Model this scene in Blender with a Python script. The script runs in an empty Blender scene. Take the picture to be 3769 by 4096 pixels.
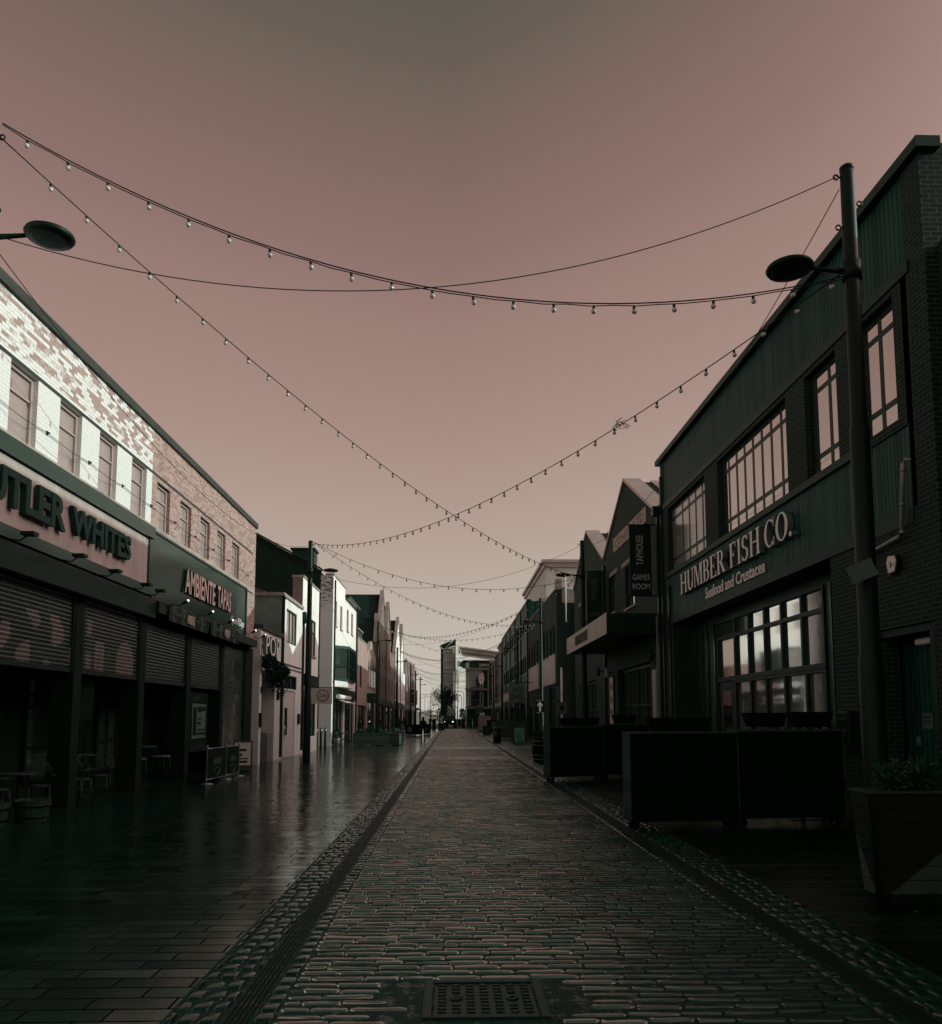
import bpy, bmesh, math, random
import numpy as np
from mathutils import Vector, Matrix, Euler
random.seed(7)
rng = np.random.default_rng(7)
SC = bpy.context.scene
COL = SC.collection
R = math.radians
PI = math.pi

# ------------------------------------------------------------------ helpers
class MB:
    """collects geometry for ONE mesh object"""
    def __init__(s):
        s.v, s.f, s.m, s.sm = [], [], [], []
    def add(s, vs, fs, mi=0, smooth=False):
        b = len(s.v)
        s.v.extend(tuple(p) for p in vs)
        for f in fs:
            s.f.append(tuple(b + i for i in f)); s.m.append(mi); s.sm.append(smooth)
        return s
    def box(s, x0, x1, y0, y1, z0, z1, mi=0):
        if x0 > x1: x0, x1 = x1, x0
        if y0 > y1: y0, y1 = y1, y0
        if z0 > z1: z0, z1 = z1, z0
        vs = [(x0,y0,z0),(x1,y0,z0),(x1,y1,z0),(x0,y1,z0),(x0,y0,z1),(x1,y0,z1),(x1,y1,z1),(x0,y1,z1)]
        return s.add(vs, [(0,3,2,1),(4,5,6,7),(0,1,5,4),(1,2,6,5),(2,3,7,6),(3,0,4,7)], mi)
    def hexa(s, bot, top, mi=0):
        """bot, top: 4 points each, same winding"""
        return s.add(list(bot)+list(top), [(3,2,1,0),(4,5,6,7),(0,1,5,4),(1,2,6,5),(2,3,7,6),(3,0,4,7)], mi)
    def prism(s, poly, f0, f1, mi=0, mi_side=None):
        """poly: 2d points; f0/f1 map (u,v) to 3d for the two caps"""
        n = len(poly)
        vs = [f0(*p) for p in poly] + [f1(*p) for p in poly]
        s.add(vs, [tuple(range(n))[::-1], tuple(range(n, 2*n))], mi)
        b = len(s.v) - 2*n
        for i in range(n):
            j = (i+1) % n
            s.f.append((b+i, b+j, b+n+j, b+n+i)); s.m.append(mi if mi_side is None else mi_side); s.sm.append(False)
        return s
    def tube(s, pts, r, n=8, mi=0, caps=True, smooth=True):
        pts = [Vector(p) for p in pts]
        rs = r if isinstance(r, (list, tuple)) else [r]*len(pts)
        rings = []
        up = Vector((0,0,1))
        for i, p in enumerate(pts):
            a = pts[max(0, i-1)]; b = pts[min(len(pts)-1, i+1)]
            t = (b-a).normalized()
            q = up if abs(t.z) < .95 else Vector((1,0,0))
            u = t.cross(q).normalized(); w = u.cross(t).normalized()
            rings.append([p + (u*math.cos(2*PI*k/n) + w*math.sin(2*PI*k/n))*rs[i] for k in range(n)])
        b = len(s.v)
        for rg in rings: s.v.extend(tuple(p) for p in rg)
        for i in range(len(rings)-1):
            for k in range(n):
                k2 = (k+1) % n
                s.f.append((b+i*n+k, b+i*n+k2, b+(i+1)*n+k2, b+(i+1)*n+k)); s.m.append(mi); s.sm.append(smooth)
        if caps:
            s.f.append(tuple(b+k for k in range(n))[::-1]); s.m.append(mi); s.sm.append(False)
            e = b+(len(rings)-1)*n
            s.f.append(tuple(e+k for k in range(n))); s.m.append(mi); s.sm.append(False)
        return s
    def lathe(s, prof, c=(0,0,0), n=16, mi=0, smooth=True):
        """prof: (r,z) list bottom to top"""
        b = len(s.v)
        for r, z in prof:
            for k in range(n):
                a = 2*PI*k/n
                s.v.append((c[0]+r*math.cos(a), c[1]+r*math.sin(a), c[2]+z))
        for i in range(len(prof)-1):
            for k in range(n):
                k2 = (k+1) % n
                s.f.append((b+i*n+k, b+i*n+k2, b+(i+1)*n+k2, b+(i+1)*n+k)); s.m.append(mi); s.sm.append(smooth)
        s.f.append(tuple(b+k for k in range(n))[::-1]); s.m.append(mi); s.sm.append(False)
        e = b+(len(prof)-1)*n
        s.f.append(tuple(e+k for k in range(n))); s.m.append(mi); s.sm.append(False)
        return s
    def ball(s, c, r, mi=0, n=10, m=6, sz=1.0):
        prof = [(max(1e-4, r*math.sin(PI*i/m)), -r*sz*math.cos(PI*i/m)) for i in range(m+1)]
        return s.lathe(prof, c, n, mi)
    def xf(s, M, start=0):
        for i in range(start, len(s.v)):
            s.v[i] = tuple(M @ Vector(s.v[i]))
        return s
    def build(s, name, mats, parent=None, bevel=0, recalc=True):
        me = bpy.data.meshes.new(name)
        me.from_pydata(s.v, [], s.f)
        if not isinstance(mats, (list, tuple)): mats = [mats]
        for m in mats: me.materials.append(m)
        if len(s.f):
            me.polygons.foreach_set('material_index', s.m)
            me.polygons.foreach_set('use_smooth', s.sm)
        if recalc:
            bm = bmesh.new(); bm.from_mesh(me)
            bmesh.ops.recalc_face_normals(bm, faces=bm.faces)
            bm.to_mesh(me); bm.free()
        me.update()
        o = bpy.data.objects.new(name, me); COL.objects.link(o)
        if parent is not None: o.parent = parent
        if bevel:
            b = o.modifiers.new('bevel', 'BEVEL'); b.width = bevel; b.segments = 2; b.limit_method = 'ANGLE'
        return o

def tag(o, label=None, cat=None, group=None, kind=None):
    if label: o['label'] = label
    if cat: o['category'] = cat
    if group: o['group'] = group
    if kind: o['kind'] = kind
    return o
def thing(name, label, cat, loc=(0,0,0), rz=0, group=None):
    o = bpy.data.objects.new(name, None); COL.objects.link(o)
    o.empty_display_size = .2
    o.location = loc; o.rotation_euler = (0,0,rz)
    return tag(o, label, cat, group)
def copy_tree(o, parent=None):
    c = o.copy(); COL.objects.link(c)
    if parent is not None: c.parent = parent
    for ch in list(o.children): copy_tree(ch, c)
    return c

# facade mapping: d = metres out of the wall towards the street, y along the street, z up
class Fac:
    def __init__(s, side, xf): s.s = 1 if side == 'L' else -1; s.x = xf
    def P(s, d, y, z): return (s.x + s.s*d, y, z)
    def box(s, mb, d0, d1, y0, y1, z0, z1, mi=0):
        return mb.box(s.x+s.s*d0, s.x+s.s*d1, y0, y1, z0, z1, mi)
    def prism(s, mb, poly, d0, d1, mi=0):     # poly in (y,z)
        return mb.prism(poly, lambda y,z: s.P(d0,y,z), lambda y,z: s.P(d1,y,z), mi)
    def wall(s, mb, y0, y1, z0, z1, holes=(), t=.3, D=8, mi=0, mi_in=None, top=True):
        """front skin with openings, reveals t deep, and the solid of the building behind"""
        ys = sorted({y0, y1, *[h[0] for h in holes], *[h[1] for h in holes]})
        zs = sorted({z0, z1, *[h[2] for h in holes], *[h[3] for h in holes]})
        ys = [y for y in ys if y0 <= y <= y1]; zs = [z for z in zs if z0 <= z <= z1]
        def hole(y, z): return any(h[0] < y < h[1] and h[2] < z < h[3] for h in holes)
        for i in range(len(ys)-1):
            for j in range(len(zs)-1):
                if hole((ys[i]+ys[i+1])/2, (zs[j]+zs[j+1])/2): continue
                mb.add([s.P(0,ys[i],zs[j]), s.P(0,ys[i+1],zs[j]), s.P(0,ys[i+1],zs[j+1]), s.P(0,ys[i],zs[j+1])], [(0,1,2,3)], mi)
        for a, b, c, d in holes:
            c2 = max(c, z0)
            q = [((a,c2),(a,d)), ((b,c2),(b,d)), ((a,d),(b,d))]
            if c > z0: q.append(((a,c2),(b,c2)))
            for (p0, p1) in q:
                mb.add([s.P(0,*p0), s.P(0,*p1), s.P(-t,*p1), s.P(-t,*p0)], [(0,1,2,3)], mi)
        # body behind the skin (five faces and the back of the reveals)
        b = [s.P(0,y0,z0), s.P(0,y1,z0), s.P(0,y1,z1), s.P(0,y0,z1), s.P(-D,y0,z0), s.P(-D,y1,z0), s.P(-D,y1,z1), s.P(-D,y0,z1)]
        mb.add(b, [(0,3,7,4),(1,5,6,2),(4,7,6,5)] + ([(3,2,6,7)] if top else []), mi)
        mb.add([s.P(-t,y0,z0), s.P(-t,y1,z0), s.P(-t,y1,z1), s.P(-t,y0,z1)], [(0,1,2,3)], mi if mi_in is None else mi_in)
        return mb

# ------------------------------------------------------------------ materials
def newmat(name):
    m = bpy.data.materials.new(name); m.use_nodes = True
    nt = m.node_tree; p = nt.nodes['Principled BSDF']
    return m, nt, p
def N(nt, typ, **kw):
    n = nt.nodes.new(typ)
    for k, v in kw.items():
        if k in n.inputs: n.inputs[k].default_value = v
        else: setattr(n, k, v)
    return n
def L(nt, a, b): nt.links.new(a, b)
def math_(nt, op, a, b=None, clamp=False):
    n = nt.nodes.new('ShaderNodeMath'); n.operation = op; n.use_clamp = clamp
    for i, x in enumerate((a, b)):
        if x is None: continue
        if isinstance(x, (int, float)): n.inputs[i].default_value = x
        else: L(nt, x, n.inputs[i])
    return n.outputs[0]
def mixc(nt, f, a, b, blend='MIX'):
    n = nt.nodes.new('ShaderNodeMix'); n.data_type = 'RGBA'; n.blend_type = blend
    for s, x in ((n.inputs[0], f), (n.inputs[6], a), (n.inputs[7], b)):
        if isinstance(x, (int, float)): s.default_value = x
        elif isinstance(x, tuple): s.default_value = x if len(x) == 4 else (*x, 1)
        else: L(nt, x, s)
    return n.outputs[2]
def ramp(nt, f, stops, interp='LINEAR'):
    n = nt.nodes.new('ShaderNodeValToRGB'); cr = n.color_ramp; cr.interpolation = interp
    while len(cr.elements) < len(stops): cr.elements.new(.5)
    for e, (p, c) in zip(cr.elements, stops):
        e.position = p; e.color = (*c, 1) if len(c) == 3 else c
    L(nt, f, n.inputs[0])
    return n.outputs[0]
def position(nt, obj=False):
    if obj: return nt.nodes.new('ShaderNodeTexCoord').outputs['Object']
    return nt.nodes.new('ShaderNodeNewGeometry').outputs['Position']
def noise(nt, vec, scale, detail=4, rough=.6, sc3=None):
    if sc3:
        mp = N(nt, 'ShaderNodeMapping'); mp.inputs['Scale'].default_value = sc3; L(nt, vec, mp.inputs['Vector']); vec = mp.outputs[0]
    n = N(nt, 'ShaderNodeTexNoise', Scale=scale, Detail=detail, Roughness=rough); L(nt, vec, n.inputs['Vector'])
    return n.outputs['Fac']
def bump(nt, p, h, strength=.3, dist=.01):
    b = N(nt, 'ShaderNodeBump', Strength=strength, Distance=dist); L(nt, h, b.inputs['Height'])
    L(nt, b.outputs[0], p.inputs['Normal'])
MATS = {}
def teal(c):
    return c if max(c) >= .14 else ((c[0]*.5, c[1], c[2]*.95) if max(c) < .06 else (c[0]*.58, c[1]*.95, c[2]*.92))
def plain(name, col, rough=.6, metal=0, var=.25, scale=3, bmp=.08, obj=False, streak=None, spec=.22, raw=False):
    """a surface with soft wear: base colour varies by `var`, fine bump"""
    col = col if raw else teal(col)
    m, nt, p = newmat(name); MATS[name] = m
    v = position(nt, obj)
    a = noise(nt, v, scale, 5, .65, streak)
    f = noise(nt, v, scale*14, 3, .6, streak)
    k = math_(nt, 'ADD', math_(nt, 'MULTIPLY', a, .75), math_(nt, 'MULTIPLY', f, .25))
    lo = tuple(c*(1-var) for c in col); hi = tuple(min(1, c*(1+var)) for c in col)
    L(nt, ramp(nt, k, [(.3, lo), (.7, hi)]), p.inputs['Base Color'])
    rr = N(nt, 'ShaderNodeMapRange'); L(nt, k, rr.inputs[0])
    rr.inputs[3].default_value = max(.03, rough*.85); rr.inputs[4].default_value = min(1, rough*1.2)
    L(nt, rr.outputs[0], p.inputs['Roughness'])
    p.inputs['Metallic'].default_value = metal; p.inputs['Specular IOR Level'].default_value = spec
    if max(col) < .14 and not raw: p.inputs['Specular Tint'].default_value = (.65, 1, .88, 1)
    if bmp: bump(nt, p, k, bmp, .02)
    return m
def wallcoord(nt):
    """(x+y, z): runs along walls that face the street and walls that face along it"""
    s = N(nt, 'ShaderNodeSeparateXYZ'); L(nt, position(nt), s.inputs[0])
    c = N(nt, 'ShaderNodeCombineXYZ'); L(nt, math_(nt, 'ADD', s.outputs[0], s.outputs[1]), c.inputs[0]); L(nt, s.outputs[2], c.inputs[1])
    return c.outputs[0], s
def brick(name, c1, c2, mortar, rough=.85, var=.35, bstr=.5, dirt=.35, mort=.017, paint=None, paintz=None, spec=.12):
    c1, c2, mortar = teal(c1), teal(c2), (mortar[0]*.6, *mortar[1:]) if max(mortar) < .25 else mortar
    m, nt, p = newmat(name); MATS[name] = m
    v, s = wallcoord(nt)
    def btex(ca, cb, cm):
        b = N(nt, 'ShaderNodeTexBrick', Scale=1.0)
        b.inputs['Brick Width'].default_value = .225; b.inputs['Row Height'].default_value = .075
        b.inputs['Mortar Size'].default_value = mort*.5; b.inputs['Mortar Smooth'].default_value = .3
        b.inputs['Bias'].default_value = 0
        for i, c in zip(('Color1', 'Color2', 'Mortar'), (ca, cb, cm)): b.inputs[i].default_value = (*c, 1)
        L(nt, v, b.inputs['Vector']); return b
    b = btex(c1, c2, mortar)
    big = noise(nt, v, .7, 4, .6); fine = noise(nt, v, 28, 4, .7)
    col = mixc(nt, math_(nt, 'MULTIPLY', big, dirt), b.outputs['Color'], tuple(c*.35 for c in c1))
    col = mixc(nt, math_(nt, 'MULTIPLY', fine, var), col, tuple(c*.6 for c in c2))
    h = math_(nt, 'SUBTRACT', math_(nt, 'MULTIPLY', fine, .35), b.outputs['Fac'])
    if paint:
        rb = btex((0,0,0), (1,1,1), (.0,.0,.0))
        per = N(nt, 'ShaderNodeSeparateColor'); L(nt, rb.outputs['Color'], per.inputs[0])
        med = noise(nt, v, 3.2, 5, .7); scr = noise(nt, v, 22, 5, .8, (1, .6, 1)); large = noise(nt, v, .5, 2, .5)
        k = math_(nt, 'ADD', math_(nt, 'MULTIPLY', per.outputs[0], .52), math_(nt, 'MULTIPLY', scr, .60))
        k = math_(nt, 'ADD', k, math_(nt, 'MULTIPLY', med, .30)); k = math_(nt, 'ADD', k, math_(nt, 'MULTIPLY', large, .30))
        zr = N(nt, 'ShaderNodeMapRange', clamp=True); L(nt, s.outputs[2], zr.inputs[0])
        for i, q in zip((1,2,3,4), paintz): zr.inputs[i].default_value = q
        k = math_(nt, 'ADD', k, zr.outputs[0])
        mask = ramp(nt, math_(nt, 'MULTIPLY', k, .5), [(.435, (0,0,0)), (.50, (.9,.9,.9))])
        pc = mixc(nt, math_(nt, 'MULTIPLY', fine, .18), paint, tuple(c*.55 for c in paint))
        pc = mixc(nt, math_(nt, 'MULTIPLY', b.outputs['Fac'], .55), pc, tuple(c*.4 for c in paint))
        col = mixc(nt, mask, col, pc)
    L(nt, col, p.inputs['Base Color']); p.inputs['Roughness'].default_value = rough
    p.inputs['Specular IOR Level'].default_value = spec
    bump(nt, p, h, bstr, .012)
    return m
def boards(name, col, pitch=.1, axis='h', rough=.6, var=.3, gap=.08, bstr=.6, streak=.5, z_axis=False):
    """tongue-and-groove boarding; axis 'h' = boards upright, spaced along the wall; 'v' = boards lying"""
    col = teal(col)
    m, nt, p = newmat(name); MATS[name] = m
    v, s = wallcoord(nt)
    c = N(nt, 'ShaderNodeSeparateXYZ'); L(nt, v, c.inputs[0])
    u = c.outputs[0] if axis == 'h' else c.outputs[1]
    q = math_(nt, 'DIVIDE', u, pitch); fr = math_(nt, 'FRACT', q); fl = math_(nt, 'FLOOR', q)
    groove = math_(nt, 'LESS_THAN', fr, gap)
    wn = N(nt, 'ShaderNodeTexWhiteNoise', noise_dimensions='1D'); L(nt, fl, wn.inputs['W'])
    gr = noise(nt, v, 3, 5, .7, (9, .8, 1) if axis == 'h' else (.8, 9, 1))
    k = math_(nt, 'ADD', math_(nt, 'MULTIPLY', wn.outputs['Value'], .5), math_(nt, 'MULTIPLY', gr, streak))
    base = ramp(nt, k, [(.1, tuple(x*(1-var) for x in col)), (.9, tuple(min(1, x*(1+var)) for x in col))])
    L(nt, mixc(nt, groove, base, tuple(x*.05 for x in col)), p.inputs['Base Color'])
    p.inputs['Roughness'].default_value = rough; p.inputs['Specular IOR Level'].default_value = .10; p.inputs['Specular Tint'].default_value = (.4, 1, .85, 1)
    h = math_(nt, 'SUBTRACT', math_(nt, 'MULTIPLY', gr, .2), groove)
    bump(nt, p, h, bstr, .01)
    return m
def glass(name, col=(.02,.03,.027), f0=.06, rough=.04, metal=0., wav=.03):
    m, nt, p = newmat(name); MATS[name] = m
    p.inputs['Base Color'].default_value = (*col, 1); p.inputs['Roughness'].default_value = rough
    p.inputs['Metallic'].default_value = metal
    p.inputs['IOR'].default_value = (1+math.sqrt(f0))/(1-math.sqrt(f0))
    if wav: bump(nt, p, noise(nt, position(nt), 1.6, 2, .5), wav, .03)
    return m
# ------------------------------------------------------------------ camera
cam_d = bpy.data.cameras.new('camera'); cam = bpy.data.objects.new('camera', cam_d); COL.objects.link(cam)
SC.camera = cam
cam_d.sensor_width = 36; cam_d.lens = 28.125; cam_d.shift_y = 0.12395
cam_d.clip_start = .05; cam_d.clip_end = 4000
TH, PSI = R(5.5744), R(1.3986)
fwd = Vector((math.sin(PSI)*math.cos(TH), math.cos(PSI)*math.cos(TH), math.sin(TH)))
cam.location = (0, 0, 1.8); cam.rotation_euler = fwd.to_track_quat('-Z', 'Y').to_euler()

# ------------------------------------------------------------------ light
EL, AZ = R(17.2), R(4.0)          # low sun over the right-hand roofs, a hair behind the camera's line
to_sun = Vector((math.cos(EL)*math.cos(AZ), -math.cos(EL)*math.sin(AZ), math.sin(EL)))
sd = bpy.data.lights.new('sun', 'SUN'); sd.energy = 2.75; sd.angle = R(.5); sd.color = (.79, 1.0, .90)
so = bpy.data.objects.new('sun', sd); COL.objects.link(so); so.rotation_euler = to_sun.to_track_quat('Z', 'Y').to_euler(); so.location = (60, -2, 40)
W = bpy.data.worlds.new('World'); SC.world = W; W.use_nodes = True
nt = W.node_tree; bg = nt.nodes['Background']
sky = nt.nodes.new('ShaderNodeTexSky'); sky.sky_type = 'NISHITA'; sky.sun_disc = False
sky.sun_elevation = EL; sky.sun_rotation = R(94); sky.dust_density = 2.0
gen = nt.nodes.new('ShaderNodeTexCoord').outputs['Generated']
sp = nt.nodes.new('ShaderNodeSeparateXYZ'); L(nt, gen, sp.inputs[0])
elev = math_(nt, 'MULTIPLY', math_(nt, 'ARCSINE', math_(nt, 'MAXIMUM', sp.outputs[2], 0.0)), 2/PI)   # 0 horizon .. 1 zenith
def srgb(r, g, b):
    return tuple((c/255/12.92 if c/255 < .04045 else ((c/255+.055)/1.055)**2.4) for c in (r, g, b))
elev = math_(nt, 'MULTIPLY', elev, math_(nt, 'SUBTRACT', 1.0, math_(nt, 'ADD', math_(nt, 'MULTIPLY', math_(nt, 'MAXIMUM', sp.outputs[0], 0.0), .48), math_(nt, 'MULTIPLY', math_(nt, 'MAXIMUM', math_(nt, 'MULTIPLY', sp.outputs[0], -1.0), 0.0), .16))))
tone = ramp(nt, elev, [(0, srgb(201,198,186)), (6/90, srgb(194,185,172)), (12/90, srgb(183,164,152)), (20/90, srgb(168,141,131)),
                       (26/90, srgb(157,129,121)), (31/90, srgb(143,114,109)), (36/90, srgb(128,106,99)), (41/90, srgb(107,96,87)), (50/90, srgb(66,82,74)), (1, srgb(52,82,72))])
# a broad pale glow, added to lift the shaded left fronts, on the sun's side of the sky (outside the frame), over the Sky Texture's own light
gd = nt.nodes.new('ShaderNodeVectorMath'); gd.operation = 'DOT_PRODUCT'; L(nt, gen, gd.inputs[0]); gd.inputs[1].default_value = (math.cos(R(30)), 0, math.sin(R(30)))
glow = math_(nt, 'MULTIPLY', math_(nt, 'POWER', math_(nt, 'MAXIMUM', gd.outputs['Value'], 0.0), 12.0), 39.0)
bw = nt.nodes.new('ShaderNodeRGBToBW'); L(nt, sky.outputs[0], bw.inputs[0])
n1 = nt.nodes.new('ShaderNodeVectorMath'); n1.operation = 'SCALE'; L(nt, tone, n1.inputs[0]); n1.inputs['Scale'].default_value = 9.6
lum = math_(nt, 'ADD', glow, math_(nt, 'MULTIPLY', bw.outputs[0], .04))
tint = nt.nodes.new('ShaderNodeCombineXYZ')
for i, q in enumerate((1.0, .80, .76)): L(nt, math_(nt, 'MULTIPLY', lum, q), tint.inputs[i])
sm = nt.nodes.new('ShaderNodeVectorMath'); sm.operation = 'ADD'; L(nt, n1.outputs[0], sm.inputs[0]); L(nt, tint.outputs[0], sm.inputs[1])
L(nt, sm.outputs[0], bg.inputs['Color']); bg.inputs['Strength'].default_value = .1
vs = SC.view_settings; vs.view_transform = 'Standard'; vs.look = 'None'; vs.exposure = 0; vs.gamma = 1; vs.use_curve_mapping = False
SC.cycles.use_denoising = True
SC.cycles.max_bounces = 6; SC.cycles.diffuse_bounces = 3; SC.cycles.glossy_bounces = 4; SC.cycles.transmission_bounces = 2
SC.cycles.sample_clamp_indirect = 4

# ------------------------------------------------------------------ palette
M_brick_l = brick('brick_pink', (.54,.38,.34), (.24,.145,.125), (.66,.56,.52), var=.5, bstr=.6)
M_brick_p = brick('brick_whitewashed', (.43,.31,.28), (.34,.24,.215), (.50,.42,.38), var=.4, bstr=.5, mort=.008, paint=(.76,.78,.76), paintz=(7.85, 8.15, 1.0, .08))
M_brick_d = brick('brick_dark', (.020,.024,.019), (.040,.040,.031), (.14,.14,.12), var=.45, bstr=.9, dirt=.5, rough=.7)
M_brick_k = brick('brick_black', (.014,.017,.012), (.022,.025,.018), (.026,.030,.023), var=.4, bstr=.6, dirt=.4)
M_brick_w = brick('brick_white', (.78,.77,.74), (.72,.71,.69), (.66,.65,.63), var=.15, bstr=.5, dirt=.12)
M_brick_s = brick('brick_stained_white', (.30,.24,.22), (.12,.10,.09), (.10,.09,.08), var=.3, bstr=.7, paint=(.72,.70,.68), paintz=(5.5, 10.5, 1.0, .05))
M_brick_o = brick('brick_ochre', (.34,.26,.235), (.17,.13,.12), (.38,.32,.30), var=.5, bstr=.8, dirt=.4)
M_render = plain('render_white', (.76,.74,.71), .75, var=.15, scale=.9, bmp=.12, streak=(1.6,1.6,.45))
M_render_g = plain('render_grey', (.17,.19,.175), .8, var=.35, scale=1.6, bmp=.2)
M_stone = plain('stone', (.34,.29,.26), .8, var=.3, scale=2, bmp=.2)
M_coping = plain('coping_stone', (.30,.25,.23), .8, var=.3, scale=2.5, bmp=.2)
M_slate = brick('roof_slate', (.030,.032,.027), (.046,.048,.041), (.012,.013,.011), var=.4, bstr=.9, mort=.02, rough=.5)
M_tile = brick('roof_tile', (.20,.13,.11), (.14,.09,.08), (.05,.035,.03), var=.4, bstr=1, mort=.02)
M_cap = plain('flashing', (.040,.050,.045), .5, .2, var=.3, scale=2.2, bmp=.1, raw=True)
M_metal_d = plain('painted_dark_metal', (.012,.019,.014), .38, .0, var=.3, scale=4, bmp=.04)
M_pole = plain('pole_paint', (.013,.014,.011), .45, .0, var=.25, scale=5, bmp=.03, spec=.22)
M_steel = plain('brushed_steel', (.42,.44,.42), .3, .9, var=.2, scale=8, bmp=.03)
M_galv = plain('galvanised', (.30,.30,.28), .4, .6, var=.25, scale=6, bmp=.04)
M_zinc = plain('ridge_metal', (.46,.36,.33), .42, .35, var=.18, scale=1.5, bmp=.06)
M_frame_d = plain('frame_dark', (.012,.022,.017), .4, var=.25, scale=6, bmp=.03)
M_frame_p = plain('frame_pinkish', (.36,.28,.26), .5, var=.12, scale=6, bmp=.03)
M_frame_w = plain('frame_white', (.62,.58,.55), .45, var=.1, scale=6, bmp=.03)
M_glass = glass('glass_dark', (.015,.024,.02), .08)
M_glass_up = glass('glass_sheen', (.62,.59,.57), .3, .06, .95, .03)
M_glass_cool = glass('glass_cool', (.34,.32,.30), .2, .16, .6, .03)
M_trim = plain('trim_green', (.014,.030,.024), .5, var=.25, scale=2.5, bmp=.05)
M_glass_l = glass('glass_blind', (.42,.35,.33), .14, .08, .25, .02)
M_glass_mid = glass('glass_soft', (.03,.045,.04), .16, .05, .0, .06)
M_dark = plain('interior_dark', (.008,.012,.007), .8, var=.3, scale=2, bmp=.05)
M_fascia = plain('fascia_board', (.43,.355,.33), .45, var=.22, scale=1.2, bmp=.05, streak=(2.2,2.2,.5))
M_fascia_g = plain('fascia_green', (.020,.034,.028), .14, var=.2, scale=.9, bmp=.03, spec=.7)
M_letter_wood = plain('letter_timber', (.022,.040,.033), .55, var=.5, scale=3, bmp=.3, streak=(8,8,.8))
M_letter_pale = plain('letter_pale', (.62,.50,.46), .5, var=.15, scale=5, bmp=.05)
M_letter_cream = plain('letter_cream', (.86,.76,.73), .28, var=.06, scale=3, bmp=.02)
M_letter_side = plain('letter_return', (.10,.15,.135), .35, var=.2, scale=4, bmp=.02)
M_clad = boards('cladding_green', (.022,.056,.046), .125, 'h', .5, .5, .17, 1.)
M_clad_s = boards('cladding_weathered', (.036,.085,.072), .105, 'h', .5, .6, .18, 1.)
M_clad_t = boards('timber_boarding', (.40,.29,.26), .14, 'h', .75, .35, .07, .8)
M_wood_d = boards('boards_black', (.006,.011,.006), .15, 'v', .85, .3, .04, .5)
M_wood_p = boards('boards_pale', (.085,.075,.062), .15, 'v', .7, .35, .05, .6)
M_wood = plain('timber_old', (.05,.065,.05), .75, var=.4, scale=3, bmp=.25, obj=True, streak=(6,6,.6))
M_rattan = plain('rattan', (.055,.060,.045), .45, var=.3, scale=10, bmp=.15, obj=True)
M_shutter = plain('shutter_paint', (.018,.034,.028), .24, .0, spec=.55, var=.3, scale=2.2, bmp=.05, raw=True)
M_shutter_pic = plain('shutter_picture', (.115,.10,.09), .25, .0, spec=.8, raw=True, var=.25, scale=3, bmp=.05)
M_cable = plain('cable_black', (.008,.014,.010), .5, var=.2, scale=4, bmp=0)
M_bulb = plain('bulb_opal', (.50,.47,.44), .10, var=.1, scale=8, bmp=0, obj=True, spec=.8)
M_sign_w = plain('sign_white', (.55,.50,.47), .4, var=.08, scale=4, bmp=.02)
M_sign_k = plain('sign_black', (.010,.014,.011), .35, var=.2, scale=4, bmp=.02)
M_paper = plain('paper', (.52,.47,.44), .6, var=.1, scale=4, bmp=.02)
M_soil = plain('soil', (.010,.012,.008), .95, var=.4, scale=9, bmp=.4)
M_leaf = plain('leaves_dark', (.022,.045,.026), .55, var=.5, scale=9, bmp=.1)
M_leaf2 = plain('leaves_sage', (.050,.082,.062), .6, var=.4, scale=9, bmp=.1)
M_bark = plain('bark', (.055,.050,.042), .85, var=.3, scale=6, bmp=.3)
M_rubber = plain('rubber', (.008,.010,.008), .7, var=.3, scale=8, bmp=.05, spec=.15)
M_cast = plain('cast_iron', (.016,.034,.027), .5, var=.4, scale=14, bmp=.15, spec=.3)
M_concrete = plain('concrete_pale', (.60,.56,.52), .8, var=.12, scale=.25, bmp=.08)
M_white_paint = plain('white_paint', (.72,.70,.67), .5, var=.06, scale=2, bmp=.02)
M_cloth = plain('cloth_black', (.010,.012,.010), .85, var=.3, scale=8, bmp=.2, obj=True)
M_skin = plain('skin', (.30,.20,.16), .6, var=.1, scale=8, bmp=.05, obj=True)
mh, _nt, _p = newmat('headlamp_lit'); _p.inputs['Emission Color'].default_value = (1,.95,.9,1); _p.inputs['Emission Strength'].default_value = 6; M_headlamp = mh
mh, _nt, _p = newmat('spot_lamp_lit'); _p.inputs['Emission Color'].default_value = (1,.86,.82,1); _p.inputs['Emission Strength'].default_value = 1.5; M_lit = mh

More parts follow.
